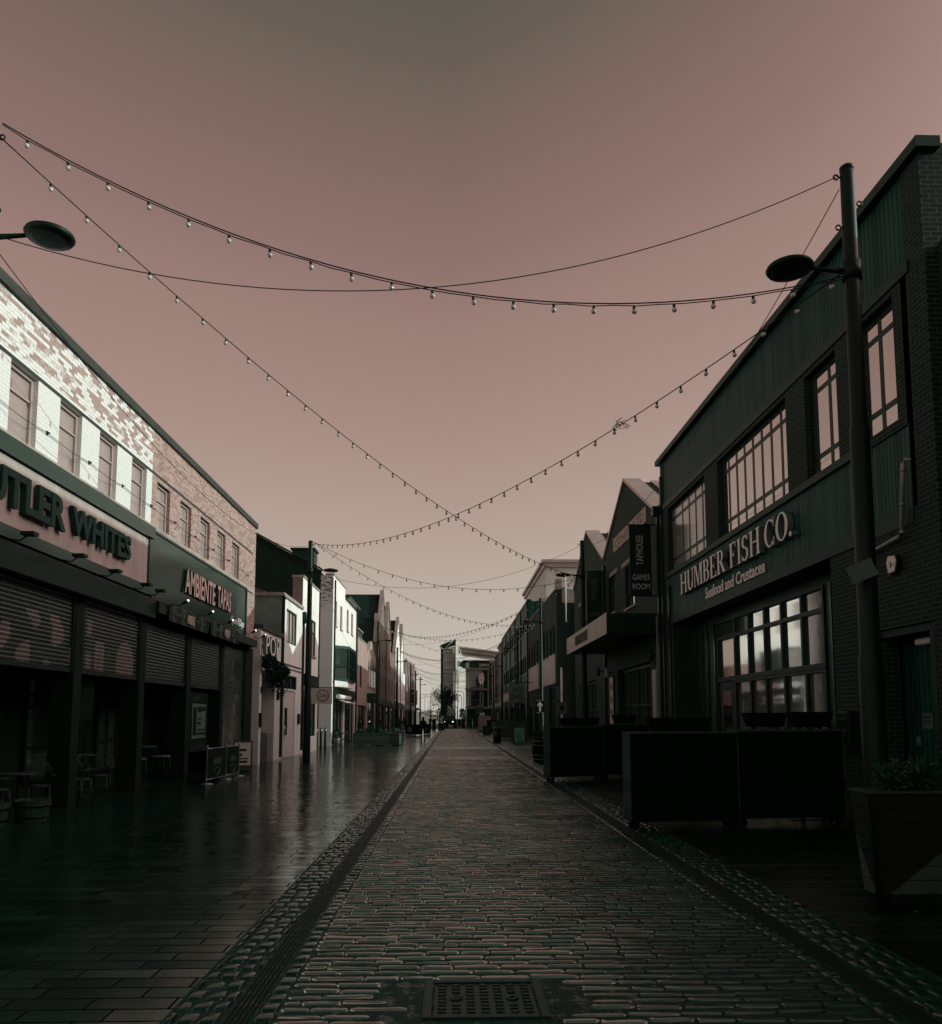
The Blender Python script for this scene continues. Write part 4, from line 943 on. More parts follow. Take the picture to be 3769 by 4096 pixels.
mb = MB(); mb.box(-.03,.12,-.24,.24,.052,.07); mb.build('base', M_metal_d, bl)
nt1 = thing('paper_notice', 'pale taped notice reading Please Call on the boarded side door', 'notice', (7.37, 12.3, 1.75))
FN = Fac('R', 7.39)
mb = MB(); FN.box(mb, 0, .006, 12.16, 12.44, 1.62, 1.86); mb.build('sheet', M_letter_side, nt1)
lettering('Please Call', nt1, lambda d,u,v: FN.P(d,u,v), 12.42, 12.22, 1.78, 1.83, .007, .009, M_sign_k, name='writing'); lettering('07415 44514', nt1, lambda d,u,v: FN.P(d,u,v), 12.42, 12.19, 1.70, 1.75, .007, .009, M_sign_k, name='writing'); kids(nt1)
db = thing('door_bell', 'small pale entry buzzer below the taped notice', 'door bell', (7.38, 12.52, 1.42)); mb = MB(); mb.box(-.03,.01,-.04,.04,-.07,.07); mb.build('plate', M_letter_side, db); mb = MB(); mb.lathe([(.018,0),(.018,.012)], (0,0,0), 10); mb.xf(Matrix.Translation((-.03,0,0)) @ Matrix.Rotation(-PI/2, 4, 'Y')); mb.build('button', M_steel, db)
ph = thing('house_sign', 'small plate with the number 2 above a narrow printed notice on the brick pier', 'sign', (6.98, 13.5, 2.1))
mb = MB(); FR.box(mb, .004, .012, 13.42, 13.5, 2.36, 2.5); FR.box(mb, .004, .012, 13.3, 13.48, 1.8, 2.28); mb.build('plate', M_sign_w, ph)
lettering('2', ph, lambda d,u,v: FR.P(d,u,v), 13.49, 13.43, 2.38, 2.48, .013, .016, M_sign_k)
mb = MB(); [FR.box(mb, .013, .015, 13.33, 13.45, 1.86+.07*k, 1.895+.07*k) for k in range(6)]; mb.build('print', M_sign_k, ph); kids(ph)
pb = thing('post_box', 'black wall letter box on the pier behind the barriers', 'letter box', (6.9, 13.85, 1.6)); mb = MB(); mb.box(-.1,.1,-.2,.2,-.35,.3); mb.build('case', M_metal_d, pb, bevel=.02); mb = MB(); mb.box(-.115,-.101,-.16,.16,.14,.2); mb.build('flap', M_cap, pb)
lettering('POST', pb, lambda d,u,v:(-.101-d,u,v), .13, -.13, -.08, -.02, 0, .004, M_letter_side)

# serif capitals built stroke by stroke
def serif(ch):
    s, t, e, h = .17, .06, .07, .045
    P = []; q = [0]
    def rect(x0, x1, y0, y1): P.append([(x0,y0),(x1,y0),(x1,y1),(x0,y1)])
    def stem(x, y0=0, y1=1, bot=True, top=True, w=s):
        rect(x, x+w, y0, y1)
        if bot: rect(x-e, x+w+e, y0, y0+h)
        if top: rect(x-e, x+w+e, y1-h, y1)
    def arc(cx, cy, rx, ry, a0, a1, sw=s, tw=t, n=12):
        for i in range(n):
            b0 = R(a0+(a1-a0)*i/n); b1 = R(a0+(a1-a0)*(i+1)/n)
            P.append([(cx+(rx)*math.cos(b), cy+ry*math.sin(b)) for b in (b0, b1)] + [(cx+(rx-sw)*math.cos(b), cy+(ry-tw)*math.sin(b)) for b in (b1, b0)])
    if ch == 'H': stem(.07); stem(.62); rect(.24,.62,.49,.55); W = .86
    elif ch == 'U': stem(.07, .3, 1, bot=False); stem(.64, .3, 1, bot=False, w=.08); arc(.395,.32,.325,.34,180,360,.15,.09); W = .79
    elif ch == 'M':
        stem(.07, w=.07); stem(.80); P.append([(.14,1),(.30,1),(.56,.12),(.48,.0)]); P.append([(.80,1),(.72,1),(.48,.0),(.56,.02)]); W = 1.04
    elif ch in 'BR':
        stem(.07); arc(.36,.745,.27,.255,-90,90,.16,t); rect(.2,.37,.945,1); rect(.2,.37,.49,.545)
        if ch == 'B': arc(.36,.27,.32,.27,-90,90,.16,t); rect(.2,.37,0,.055); W = .72
        else: P.append([(.32,.5),(.50,.5),(.80,.0),(.60,.0)]); rect(.56,.86,0,h); W = .86
    elif ch in 'EF':
        stem(.07, top=False); rect(.0,.6,.945,1); rect(.55,.6,.78,.945); rect(.2,.45,.48,.535); rect(.41,.45,.40,.62)
        if ch == 'E': rect(.0,.64,0,.055); rect(.59,.64,.055,.24)
        W = .68
    elif ch == 'I': stem(.07); W = .31
    elif ch == 'S':
        arc(.32,.74,.27,.26,30,270,.17,.06); arc(.32,.26,.29,.275,-150,92,.17,.06); rect(.53,.57,.76,1); rect(.04,.08,0,.26); W = .66
    elif ch == 'C': arc(.44,.5,.42,.5,45,315,.18,.05,18); rect(.72,.76,.68,1); rect(.72,.76,0,.32); W = .82
    elif ch == 'O': arc(.44,.5,.43,.5,0,360,.18,.05,24); W = .87
    elif ch == '.': P.append([(.1+.09*math.cos(2*PI*i/10), .09+.09*math.sin(2*PI*i/10)) for i in range(10)]); W = .24
    else: W = .3
    return P, W
S3 = thing('shop_sign', 'large pale serif letters reading HUMBER FISH CO. on green boarding', 'sign', (6.9, 19.5, 5.7), 0, None)
def serif_word(txt, ya, yb, z0, z1):
    gl = [serif(c) for c in txt]; tot = sum(w for _, w in gl)+.06*(len(gl)-1); sc = (ya-yb)/tot; x = 0
    for c, (P, w) in zip(txt, gl):
        mb = MB(); i = 0
        for poly in P:
            i += 1; off = .0004*(i % 7)
            f = lambda u, v, d: FR.P(d, ya-(x+u)*sc, z0+v*(z1-z0))
            mb.prism(poly, lambda u,v: f(u,v,.0+off), lambda u,v: f(u,v,.13+off), 0, 1)
        if P: mb.build('letter', [M_letter_cream, M_letter_side], S3)
        x += w+.06
serif_word('HUMBER', 23.6, 19.65, 5.45, 6.05); serif_word('FISH', 19.35, 17.4, 5.45, 6.05); serif_word('CO.', 17.15, 15.7, 5.45, 6.06)
kids(S3)
S3b = thing('shop_sign', 'small pale lettering reading Seafood and Crustacea under the big serif letters', 'sign', (6.95, 19.5, 5.1))
lettering('Seafood and Crustacea', S3b, lambda d,u,v: FR.P(d,u,v), 21.65, 17.45, 5.02, 5.33, .0, .014, M_letter_cream, bold=.012); kids(S3b)

# ---- neighbour just out of frame on the right, whose bulk shades the foreground
A0 = thing('corner_building', 'plain dark brick building on the right just behind the camera', 'building', (7.0, 2, 0))
F0 = Fac('R', 7.2); hs_ = [(-9+4*k, -7+4*k, 4.5, 6.5) for k in range(5)]
mb = MB(); F0.wall(mb, -14, 11.09, 0, 8.8, hs_, .25, 10, 0, 1); mb.build('wall', [M_brick_d, M_dark], A0)
for h in hs_: window(A0, F0, *h, -.15, (.5,), (.6,), M_frame_d, M_glass, .08)
kids(A0)
# ---- taphouse: two gables
A2 = thing('taphouse_building', 'dark brick taphouse with two sawtooth gables capped in pale metal', 'building', (7.0, 36, 0))
tw = [(29.95, 31.75, 6.1, 7.75), (33.75, 35.2, 6.3, 7.9), (38.5, 40.0, 6.1, 7.7), (41.8, 43.2, 6.1, 7.7)]
tg = [(28.0, 33.5, -1, 3.75), (38.5, 43.5, -1, 3.6)]
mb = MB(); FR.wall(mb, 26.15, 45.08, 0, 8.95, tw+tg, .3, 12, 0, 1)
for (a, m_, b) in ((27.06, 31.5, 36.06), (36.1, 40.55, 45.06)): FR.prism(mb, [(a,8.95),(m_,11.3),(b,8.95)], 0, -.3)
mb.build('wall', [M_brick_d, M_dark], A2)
mb = MB()
for (a, m_, b) in ((27.06, 31.5, 36.06), (36.1, 40.55, 45.06)): FR.prism(mb, [(a,8.96),(m_,11.28),(b,8.96)], -.31, -12)
rf = mb.build('roof', M_slate, A2)
mb = MB()
for (a, m_, b) in ((27.06, 31.5, 36.06), (36.1, 40.55, 45.06)):
    for (p, q) in ((a, m_), (b, m_)):
        z0 = 8.97; s = 1 if p < q else -1
        FR.prism(mb, [(p-s*.05, z0), (q, 11.32), (q, 11.44), (p-s*.1, z0+.1)], .08, -.62)
        for k in range(16):
            d = -1.05-k*.62
            FR.prism(mb, [(p, z0), (q, 11.31), (q, 11.36), (p, z0+.05)], d, d-.26)
mb.build('ridge_flashing', M_zinc, A2)
for i, w in enumerate(tw): window(A2, FR, *w, -.16, (.33,.66), (.33,.66), M_frame_d, M_glass_up if i == 0 else M_glass_mid, .06, bar=.035, sill=M_stone)
for (a, b, z) in ((29.9, 32.3, 7.86), (33.2, 34.7, 7.92), (38.3, 40.2, 7.8), (41.6, 43.4, 7.8)): mb = MB(); FR.box(mb, -.02, .03, a-.05, b+.05, z, z+.17); mb.build('lintel', M_stone, A2)
for h in tg: window(A2, FR, h[0], h[1], .02, h[3], -.26, (.25,.5,.75), (.6,), M_frame_d, M_dark, .12, name='shop_window')
mb = MB(); FR.box(mb, 0, .12, 26.2, 26.34, 0, 8.6); FR.box(mb, 0, .25, 26.16, 26.42, 8.55, 8.85); FR.box(mb, 0, .1, 35.9, 36.05, 0, 8.7); mb.build('downpipe', M_metal_d, A2)
mb = MB(); FR.prism(mb, [(33.85, 8.84), (33.85, 9.44), (28.05, 9.36), (28.05, 8.8)], .003, .03); mb.build('painted_board', plain('faded_signboard', (.40,.30,.27), .6, var=.35, scale=1.6, bmp=.1), A2)
lettering('CONSIT & TD', A2, lambda d,u,v: FR.P(d,u,v), 33.4, 28.4, 8.93, 9.28, .031, .036, M_cap, name='faded_lettering')
kids(A2)
S4 = thing('entrance_canopy', 'deep box canopy with a pale metal fascia reading TAPHOUSE', 'canopy', (6, 31, 5))
FC = Fac('R', 5.22)
mb = MB(); mb.box(5.24, 6.99, 26.75, 35.95, 4.62, 5.30); mb.build('box', M_metal_d, S4)
mb = MB(); FC.box(mb, -.018, .0, 26.72, 30.2, 4.6, 5.32); FC.box(mb, -.018, .0, 30.22, 35.98, 4.6, 5.32); mb.build('fascia', M_fascia, S4)
lettering('TAPHOUSE', S4, lambda d,u,v: FC.P(d,u,v), 33.5, 30.4, 4.76, 5.16, .004, .03, M_letter_wood, bold=.02)
kids(S4)
for nm, y, z0, z1, x0, x1, wd in (('dark hanging banner reading TAPHOUSE GAMES ROOM, nearer of the two', 26.95, 5.95, 8.38, 6.1, 6.85, 1), ('dark hanging banner reading TAPHOUSE, farther of the two', 36.4, 6.1, 8.5, 6.22, 6.95, 0)):
    t = thing('hanging_banner', nm, 'banner', (6.9, y, 7), 0, 'hanging banners on the taphouse')
    mb = MB(); mb.box(x0, x1, y-.012, y+.012, z0, z1); mb.build('cloth', M_sign_k if wd else M_fascia_g, t)
    mb = MB(); mb.tube([(x0-.1,y,z1+.02),(7.0,y,z1+.02)], .025, 8); mb.tube([(x0-.1,y,z0-.02),(7.0,y,z0-.02)], .025, 8); mb.build('bracket', M_metal_d, t)
    xm = (x0+x1)/2
    lettering('TAPHOUSE', t, lambda d,u,v: (xm-.02-v, y-.013-d, u), z0+1.05, z1-.35, -.12, .12, 0, .004, M_sign_w if wd else M_letter_side, space=1.1)
    if wd:
        lettering('GAMES', t, lambda d,u,v: (u, y-.013-d, v), x0+.1, x1-.06, z0+.52, z0+.72, 0, .004, M_sign_w); lettering('ROOM', t, lambda d,u,v: (u, y-.013-d, v), x0+.1, x1-.06, z0+.2, z0+.40, 0, .004, M_sign_w)
    else:
        lettering('OPEN', t, lambda d,u,v: (u, y-.013-d, v), x0+.2, x1-.12, z0+.3, z0+.5, 0, .004, M_letter_side)
    kids(t)
for lab, y, z, w, hgt, m in (('pale lit poster panel on the brick beside the near taphouse doorway', 27.1, 2.35, .75, 2.1, M_fascia), ('narrow framed poster on the brick between the taphouse doorways', 34.6, 2.5, .7, 2.0, M_letter_pale)):
    t = thing('wall_poster', lab, 'poster', (6.97, y, z)); mb = MB(); mb.box(-.03,.02,-w/2-.04,w/2+.04,-hgt/2-.04,hgt/2+.04); mb.build('frame', M_metal_d, t)
    mb = MB(); mb.box(-.04,-.031,-w/2,w/2,-hgt/2,hgt/2); mb.build('sheet', m, t)
    if m is M_letter_pale:
        mb = MB(); [mb.prism([(.0+.2*math.cos(a*PI/3),.6-k*.55+.2*math.sin(a*PI/3)) for a in range(6)], lambda u,v:(-.041,u,v), lambda u,v:(-.044,u,v)) for k in range(3)]; mb.build('print', M_sign_k, t)
    else:
        mb = MB(); mb.prism([(-w/2+.05,-hgt/2+.1),(w/2-.05,-hgt/2+.1),(0,hgt/2-.5)], lambda u,v:(-.041,u,v), lambda u,v:(-.043,u,v)); mb.build('print', M_zinc, t)
for i, (y, z) in enumerate(((27.0, 3.9), (34.9, 3.75), (36.9, 3.9))):
    t = thing('wall_lamp', ['black round wall lamp by the restaurant corner', 'pale cylinder wall lamp between the taphouse doorways', 'dark wall lamp near the far taphouse doorway'][i], 'lamp', (6.9, y, z)); mb = MB(); mb.tube([(.1,0,0),(-.05,0,0)], .03, 6); mb.build('bracket', M_metal_d, t)
    mb = MB(); mb.lathe([(.07,-.2),(.08,0),(.05,.2)], (-.1,0,0), 12); mb.build('shade', M_sign_w if i == 1 else M_metal_d, t)
mb_t = thing('meter_cabinet', 'grey service box and conduit on the corner between restaurant and taphouse', 'box', (6.88, 26.6, 3)); mb = MB(); mb.box(-.1,.1,-.15,.2,-.3,.35); mb.build('case', M_galv, mb_t, bevel=.02); mb = MB(); mb.box(-.04,.1,-.08,.0,-3,-.31); mb.box(-.04,.1,.06,.14,-3,-.31); mb.box(-.02,.1,-.1,-.06,.36,2.2); mb.build('conduit', M_galv, mb_t)

# ---- brick corner building beyond the right side street
A3 = thing('brick_corner_shop', 'dark brick corner building with two pale fascia boards beyond the right side street', 'building', (7, 62, 0))
bw_ = [(53.9, 54.9, 6.1, 8.0), (55.6, 56.6, 6.1, 8.0), (57.8, 58.7, 6.1, 8.1), (59.6, 60.6, 6.1, 8.1), (64.2, 65.4, 6.2, 8.0), (66.6, 67.6, 6.1, 7.9), (68.6, 69.7, 6.1, 7.8), (70.9, 71.9, 6.1, 7.8)]
bg_ = [(53.9, 57.4, -1, 3.9), (64.2, 67.2, -1, 2.75), (69.4, 71.9, -1, 2.75)]
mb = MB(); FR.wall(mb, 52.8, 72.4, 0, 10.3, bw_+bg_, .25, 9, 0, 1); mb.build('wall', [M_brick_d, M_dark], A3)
mb = MB(); FR.box(mb, -.35, .06, 52.75, 72.4, 10.303, 10.42); mb.hexa([(7.36,52.75,9.4),(11.4,52.75,9.4),(11.4,53.0,9.4),(7.36,53.0,9.4)], [(7.36,52.75,10.45),(11.4,52.75,9.45),(11.4,53.0,9.45),(7.36,53.0,10.45)]); mb.box(6.94,7.36,52.74,53.1,10.425,11.0); mb.build('coping', M_coping, A3)
for w in bw_: window(A3, FR, *w, -.16, (), (.5,), M_frame_d, M_glass_mid, .07, sill=M_stone)
for h in bg_: window(A3, FR, h[0], h[1], .02, h[3], -.2, (.5,), (.75,), M_frame_d, M_dark, .1, name='shop_window')
mb = MB(); FR.box(mb, 0, .1, 60.9, 61.05, 0, 10); mb.box(8.2,8.35,52.66,52.79,0,9.3); mb.build('downpipe', M_metal_d, A3)
kids(A3)
for i, (a, b, lab) in enumerate(((53.35, 60.5, 'nearer pale blank fascia board with ghost lettering on the dark brick corner shop'), (63.4, 71.5, 'farther pale fascia board with streaked paint on the dark brick corner shop'))):
    t = thing('fascia_board', lab, 'sign', (6.95, a, 5)); F = Fac('R', 6.96); mb = MB(); F.box(mb, -.035, .03, a, b, 4.12, 5.95); mb.build('board', M_fascia, t)
    mb = MB()
    for (p, q, r_, s_) in ((a-.03,b+.03,5.953,6.02),(a-.03,b+.03,4.05,4.117),(a-.06,a-.003,4.05,6.02),(b+.003,b+.06,4.05,6.02)): F.box(mb, -.035, .06, p, q, r_, s_)
    mb.build('frame', M_zinc, t)
    if i == 0: lettering('T:S', t, lambda d,u,v: F.P(d,u,v), 58.3, 55.8, 4.6, 5.5, .031, .036, M_sign_w)
    else:
        mb = MB(); [F.box(mb, .031, .034, y, y+.25, 4.3, 5.8) for y in (65.4, 66.1, 67.0)]; mb.build('streak', M_sign_w, t)
    kids(t)
wb = thing('white_block', 'smooth pale block with a dark cornice rising behind the brick corner shop', 'building', (11, 75, 0))
mb = MB(); mb.box(8.9, 22, 74.6, 95, 0, 15.9); mb.build('wall', M_render, wb)
mb = MB(); mb.box(8.7, 22.3, 74.3, 95.3, 15.905, 16.3); mb.box(8.5, 22.5, 74.1, 95.5, 16.305, 16.6); mb.build('cornice', M_zinc, wb); kids(wb)
# ---- long dark multi-storey frontage
A4 = thing('warehouse_block', 'long dark three-storey frontage with ribbon windows and stained panels on the right', 'building', (7, 90, 0))
hz = []
for z0, z1 in ((7.75, 9.5), (4.9, 5.6)):
    pass
for k in range(16):
    y = 74.3+k*2.05
    hz += [(y, y+1.6, 9.75, 11.1), (y, y+1.6, 5.95, 7.5)]
gz = [(75, 80, -1, 3.2), (82, 87, -1, 3.2), (89, 96, -1, 3.0), (98, 105.5, -1, 3.2)]
mb = MB(); FR.wall(mb, 72.6, 109.3, 0, 12.4, [h for h in hz if h[1] < 109]+gz, .2, 9, 0, 1); mb.build('wall', [M_clad, M_dark], A4)
mb = MB(); FR.box(mb, -.3, .08, 72.5, 109.4, 12.403, 12.55); [FR.box(mb, 0, .07, 72.6, 109.3, z, z+.1) for z in (9.5, 7.6, 5.75, 4.75)]; [FR.box(mb, 0, .12, 72.9+k*7.2, 73.2+k*7.2, 0, 12.38) for k in range(6)]; mb.build('frame', M_frame_d, A4)
for h in hz:
    if h[1] < 109: window(A4, FR, *h, -.12, (.5,), (), M_frame_d, M_glass, .05)
for h in gz: window(A4, FR, h[0], h[1], .02, h[3], -.16, (.33,.66), (.75,), M_frame_d, M_glass_mid, .1, name='shop_window')
kids(A4)
t = thing('fascia_board', 'narrow pale fascia strip over the warehouse shopfronts', 'sign', (6.9, 95, 4.3)); mb = MB(); FR.box(mb, .003, .1, 88.5, 106.4, 3.75, 4.7); mb.build('board', M_fascia, t); kids(t)
t = thing('fascia_board', 'short pale lettered fascia over the dark warehouse doorway', 'sign', (6.9, 84, 4.5)); mb = MB(); FR.box(mb, .003, .12, 82.2, 87.0, 4.2, 4.7); mb.build('board', M_fascia, t); lettering('FISH', t, lambda d,u,v: FR.P(d,u,v), 86.2, 83.4, 4.3, 4.6, .121, .126, M_sign_k); kids(t)
# ---- smaller fronts to the end
for i, (y0, y1, z1, m, lab) in enumerate(((109.5, 119, 11.9, M_brick_o, 'tall thin brick house just beyond the long dark warehouse'), (119.2, 129, 11.1, M_brick_d, 'dark brick house with a stepped cornice near the far right end'), (129.2, 138, 10.2, M_stone, 'grey stone fronted house near the far right end'), (138.2, 148, 11.2, M_brick_d, 'last dark brick house on the right before the glazed bar'))):
    b = thing('terrace_house', lab, 'building', (7, (y0+y1)/2, 0))
    ws = [(y0+1+k*2.6, y0+2.3+k*2.6, z, z+1.9) for k in range(3) for z in (4.6, 7.4)]
    mb = MB(); FR.wall(mb, y0, y1, 0, z1, ws+[(y0+.6, y1-.6, -1, 3.1)], .22, 9, 0, 1); mb.build('wall', [m, M_dark], b)
    mb = MB(); FR.box(mb, -.3, .2, y0, y1, z1+.003, z1+.25); FR.box(mb, 0, .15, y0+.3, y1-.3, 3.3, 3.9); mb.build('cornice', M_coping, b)
    for w in ws: window(b, FR, *w, -.14, (), (.5,), M_frame_w, M_glass, .08, sill=M_stone)
    window(b, FR, y0+.6, y1-.6, .02, 3.1, -.16, (.33,.66), (.75,), M_frame_d, M_glass_mid, .1, name='shop_window')
    kids(b)
# ---- glazed bar closing the street on the right
A5 = thing('bar_building', 'dark three-storey glazed bar standing across the end of the street', 'building', (5, 152, 0))
mb = MB(); mb.box(2.9, 14, 150.4, 164, 0, 12.2); mb.build('wall', M_sign_k, A5)
for z in (3.3, 6.75, 10.55):
    mb = MB(); mb.box(2.6, 7.2, 149.2, 150.395, z, z+.3); mb.box(2.5, 7.3, 149.1, 150.39, z+.31, z+.38); mb.build('balcony_slab', M_coping, A5)
for z0, z1 in ((3.9, 6.7), (7.35, 10.5)):
    mb = MB(); mb.box(3.1, 5.9, 150.3, 150.39, z0, z1); w = mb.build('window', M_glass, A5)
    mb = MB()
    for x in (3.05, 3.5, 5.4, 5.9, 6.9): mb.box(x-.08, x+.08, 150.2, 150.38, z0-.1, z1)
    mb.build('mullion', M_galv, w)
mb = MB(); mb.prism([(5.6+.55*math.cos(a), 9.0+1.3*math.sin(a)*(1 if math.sin(a) > 0 else .85)) for a in [2*PI*i/18 for i in range(18)]], lambda u,v:(u,150.18,v), lambda u,v:(u,150.1,v)); mb.build('painted_shape', M_letter_pale, A5)
mb = MB(); mb.box(3.0, 4.1, 150.1, 150.39, 0, 3.2); mb.box(4.2, 5.2, 150.2, 150.39, .1, 2.6); mb.build('door', M_frame_d, A5)
mb = MB(); mb.box(5.3, 6.2, 150.2, 150.39, .2, 2.6); mb.build('poster_panel', M_letter_pale, A5)
lettering('DOJO', A5, lambda d,u,v: (u, 150.29-d, v), 3.8, 5.0, 4.7, 5.05, 0, .03, M_letter_side); lettering('[CARGO]', A5, lambda d,u,v: (u, 150.38-d, v), 5.3, 7.0, 11.2, 11.75, 0, .05, M_letter_pale)
mb = MB(); mb.box(2.7, 3.3, 150.0, 150.39, 3.95, 12.0); mb.build('corner_post', M_galv, A5)
kids(A5)
# ================================================================== street poles, lamps and strings of lights
def make_pole(label, x, y, arm, top=9.35, reach=.85, name='street_pole', za=7.85):
    t = thing(name, label, 'street lamp', (x, y, 0), 0 if arm > 0 else PI, 'street poles with disc lamps')
    mb = MB(); mb.lathe([(.155,0),(.15,.05),(.15,2.55),(.128,2.62),(.124,5.6),(.104,5.66),(.092,top-.1),(.09,top)], (0,0,0), 20); mb.build('shaft', M_pole, t)
    mb = MB(); mb.lathe([(.094,top-.02),(.094,top+.03),(.07,top+.05),(.001,top+.055)], (0,0,0), 20); mb.build('cap', M_pole, t)
    mb = MB(); mb.box(-.05,.03,-.158,-.148,.5,1.0); mb.build('access_door', M_metal_d, t)
    mb = MB(); mb.tube([(.08,0,za-.03),(reach-.3,0,za+.01)], [.04,.028], 8); mb.lathe([(.125,za-.15),(.125,za+.1)], (0,0,0), 16); a = mb.build('arm', M_pole, t)
    mb = MB(); mb.lathe([(.001,-.035),(.20,-.045),(.285,-.035),(.31,-.0),(.295,.03),(.2,.055),(.1,.075),(.001,.08)], (reach,0,za), 28); h = mb.build('lamp_head', M_pole, a)
    mb = MB(); mb.lathe([(.001,-.052),(.2,-.05),(.235,-.047),(.235,-.04)], (reach,0,za), 24); mb.build('lens', M_frame_d, h)
    mb = MB(); mb.lathe([(.045,.078),(.045,.12),(.001,.125)], (reach,0,za), 12); mb.build('sensor', M_sign_w, h)
    for z, s in ((top-.12, 1), (8.45, 1), (top-.5, -1)):
        mb = MB(); mb.tube([(s*.09,0,z),(s*.12,0,z)], .012, 6); c = (s*.155,0,z)
        mb.tube([(c[0]+.035*math.cos(a_), 0, c[2]+.035*math.sin(a_)) for a_ in [2*PI*k/14 for k in range(15)]], .011, 6, caps=False); mb.build('eyebolt', M_metal_d, t)
    return t
LP = [(-6.15,10.1,'nearest on the left, only its disc in view'), (-5.87,32.9,'beside the low POP shop on the left'), (-5.83,63.4,'before the pointed-window shop on the left'), (-5.9,87.0,'below the tallest left gables'), (-5.85,115.0,'by the pale broad gable on the left'), (-5.8,130.0,'by the first small dark gable on the left'), (-5.87,151.0,'last on the left, clear against the sky')]
RP = [(5.42,10.2,'large in front of the restaurant on the near right'), (5.6,33.7,'in front of the taphouse canopy'), (5.66,50.4,'carrying the white arrow sign'), (5.82,70.3,'before the long dark warehouse'), (6.0,95.0,'halfway along the long dark warehouse'), (6.2,118.0,'beyond the long dark warehouse'), (6.22,152.0,'in front of the glazed bar at the right end')]
for x, y, w in LP: make_pole('dark street pole with disc lamp, '+w, x, y, 1, 9.6 if y < 11 else (9.05 if y < 34 else 9.3), za=8.1 if y < 11 else 7.85)
for x, y, w in RP: make_pole('dark street pole with disc lamp, '+w, x, y, -1, 9.3)
bx = thing('junction_box', 'tilted pale grey electrical box strapped to the large near right pole', 'box', (5.24, 9.98, 3.66))
mb = MB(); mb.box(-.15,.15,-.10,.02,-.11,.11); M_ = Matrix.Rotation(R(-24), 4, 'Y') @ Matrix.Rotation(R(-25), 4, 'Z'); mb.xf(M_); mb.build('case', M_galv2 if 'M_galv2' in globals() else plain('grey_plastic', (.10,.15,.13), .5, var=.1, scale=4, bmp=.03), bx, bevel=.012)
mb = MB(); mb.box(-.155,.155,-.115,-.101,-.115,.115); mb.xf(M_); mb.build('lid', MATS['grey_plastic'], bx)
mb = MB(); mb.tube([(.18+.145*math.cos(a), .22+.145*math.sin(a), -.02) for a in [2*PI*k/20 for k in range(21)]], .008, 5, caps=False); mb.build('strap', M_galv, bx)

bulb_mesh = None
def get_bulb():
    global bulb_mesh
    if bulb_mesh is None:
        mb = MB(); mb.lathe([(.016,-.055),(.019,-.05),(.019,-.008),(.012,0)], (0,0,0), 8, 0)
        b = MB(); b.ball((0,0,-.084), .035, 1, 12, 7); mb.add(b.v, b.f, 1, True)
        o = mb.build('bulb', [M_cable, M_bulb]); bulb_mesh = o.data; bpy.data.objects.remove(o)
    return bulb_mesh
SN = 0
def string(label, p0, p1, sag, spacing=.56, bulbs=True, dbl=False, r=.009, name='string_lights', cat='string lights', group='strings of bulbs across the street', a0=.03, a1=.97):
    global SN
    SN += 1
    p0, p1 = Vector(p0), Vector(p1)
    t = thing(name, label, cat, p0, 0, group)
    def at(s): 
        q = p0.lerp(p1, s); q.z -= 4*sag*s*(1-s); return q-p0
    n = 36; mb = MB()
    mb.tube([at(i/n) for i in range(n+1)], r, 5)
    if dbl: mb.tube([at(i/n)+Vector((0,.0,-.02-.018*abs(math.sin(i*1.7)))) for i in range(n+1)], r*.8, 5)
    mb.build('cable', M_cable, t)
    if bulbs:
        m = get_bulb(); Ln = sum((at((i+1)/60)-at(i/60)).length for i in range(60)); k = int(Ln*(a1-a0)/spacing)
        for i in range(k+1):
            s = a0+(a1-a0)*i/k; q = at(s); o = bpy.data.objects.new('bulb', m); COL.objects.link(o); o.parent = t
            o.location = (q.x, q.y, q.z-(.03 if dbl else .005)); o.rotation_euler = (random.uniform(-.12,.12), random.uniform(-.12,.12), random.uniform(0,6))
            if p0.y > 40 or p1.y > 100: o.scale = (.95,.95,.95)
    return t
def Lt(k, z=9.05): return (LP[k][0]+.13, LP[k][1], z)
def La(k, z=7.75): return (LP[k][0]+.15, LP[k][1], z)
def Rt(k, z=9.1): return (RP[k][0]-.13, RP[k][1], z)
def Ra(k, z=7.75): return (RP[k][0]-.13, RP[k][1], z)
string('nearest doubled string of bulbs crossing the sky from upper left to the near right pole', (-6.0,10.1,9.68), (5.30,10.2,7.75), 1.22, .56, dbl=True, a1=.985)
string('long string of bulbs running diagonally from the upper left corner to the taphouse pole', (-6.04,10.1,9.5), Ra(1), 1.0, .60)
string('long string of bulbs climbing from the POP shop pole to the near right pole', (5.29,10.2,7.8), Lt(1, 8.98), 1.2, .60)
W_ = dict(bulbs=False, r=.007, name='support_wire', cat='wire', group='bare wires between the poles')
string('bare wire sagging across the sky between the left lamp and the near right pole top', (-6.0,10.1,8.1), (5.30,10.2,9.2), 1.17, **W_)
string('bare wire running along the left shop fronts to the POP shop pole', (-6.02,10.1,7.95), Lt(1, 8.95), 1.35, **W_)
string('bare wire running past the restaurant cladding to the taphouse pole', (5.30,10.2,9.0), Rt(1, 9.0), 1.2, **W_)
where = ['', 'at the POP shop pole', 'before the pointed-window shop', 'below the tallest left gables', 'by the pale broad gable', 'by the small dark gables', 'at the far end of the street']
pairs = [(1,1),(2,2),(3,3),(4,4),(5,5),(6,6)]
for (a, b) in pairs:
    string('string of bulbs straight across the street %s' % where[a], Lt(a), Ra(b), 1.15, .58 if a < 4 else .75)
    if a < 5: string('bare wire straight across the street %s' % where[a], La(a), Rt(b), 1.15, **W_)
    if b < 6:
        string('string of bulbs slanting right from the left pole %s' % where[a], Lt(a), Ra(b+1), 1.3, .6 if a < 4 else .8)
        string('string of bulbs slanting left from the right pole %s' % where[a], Ra(b), Lt(a+1), 1.65, .6 if a < 4 else .8)
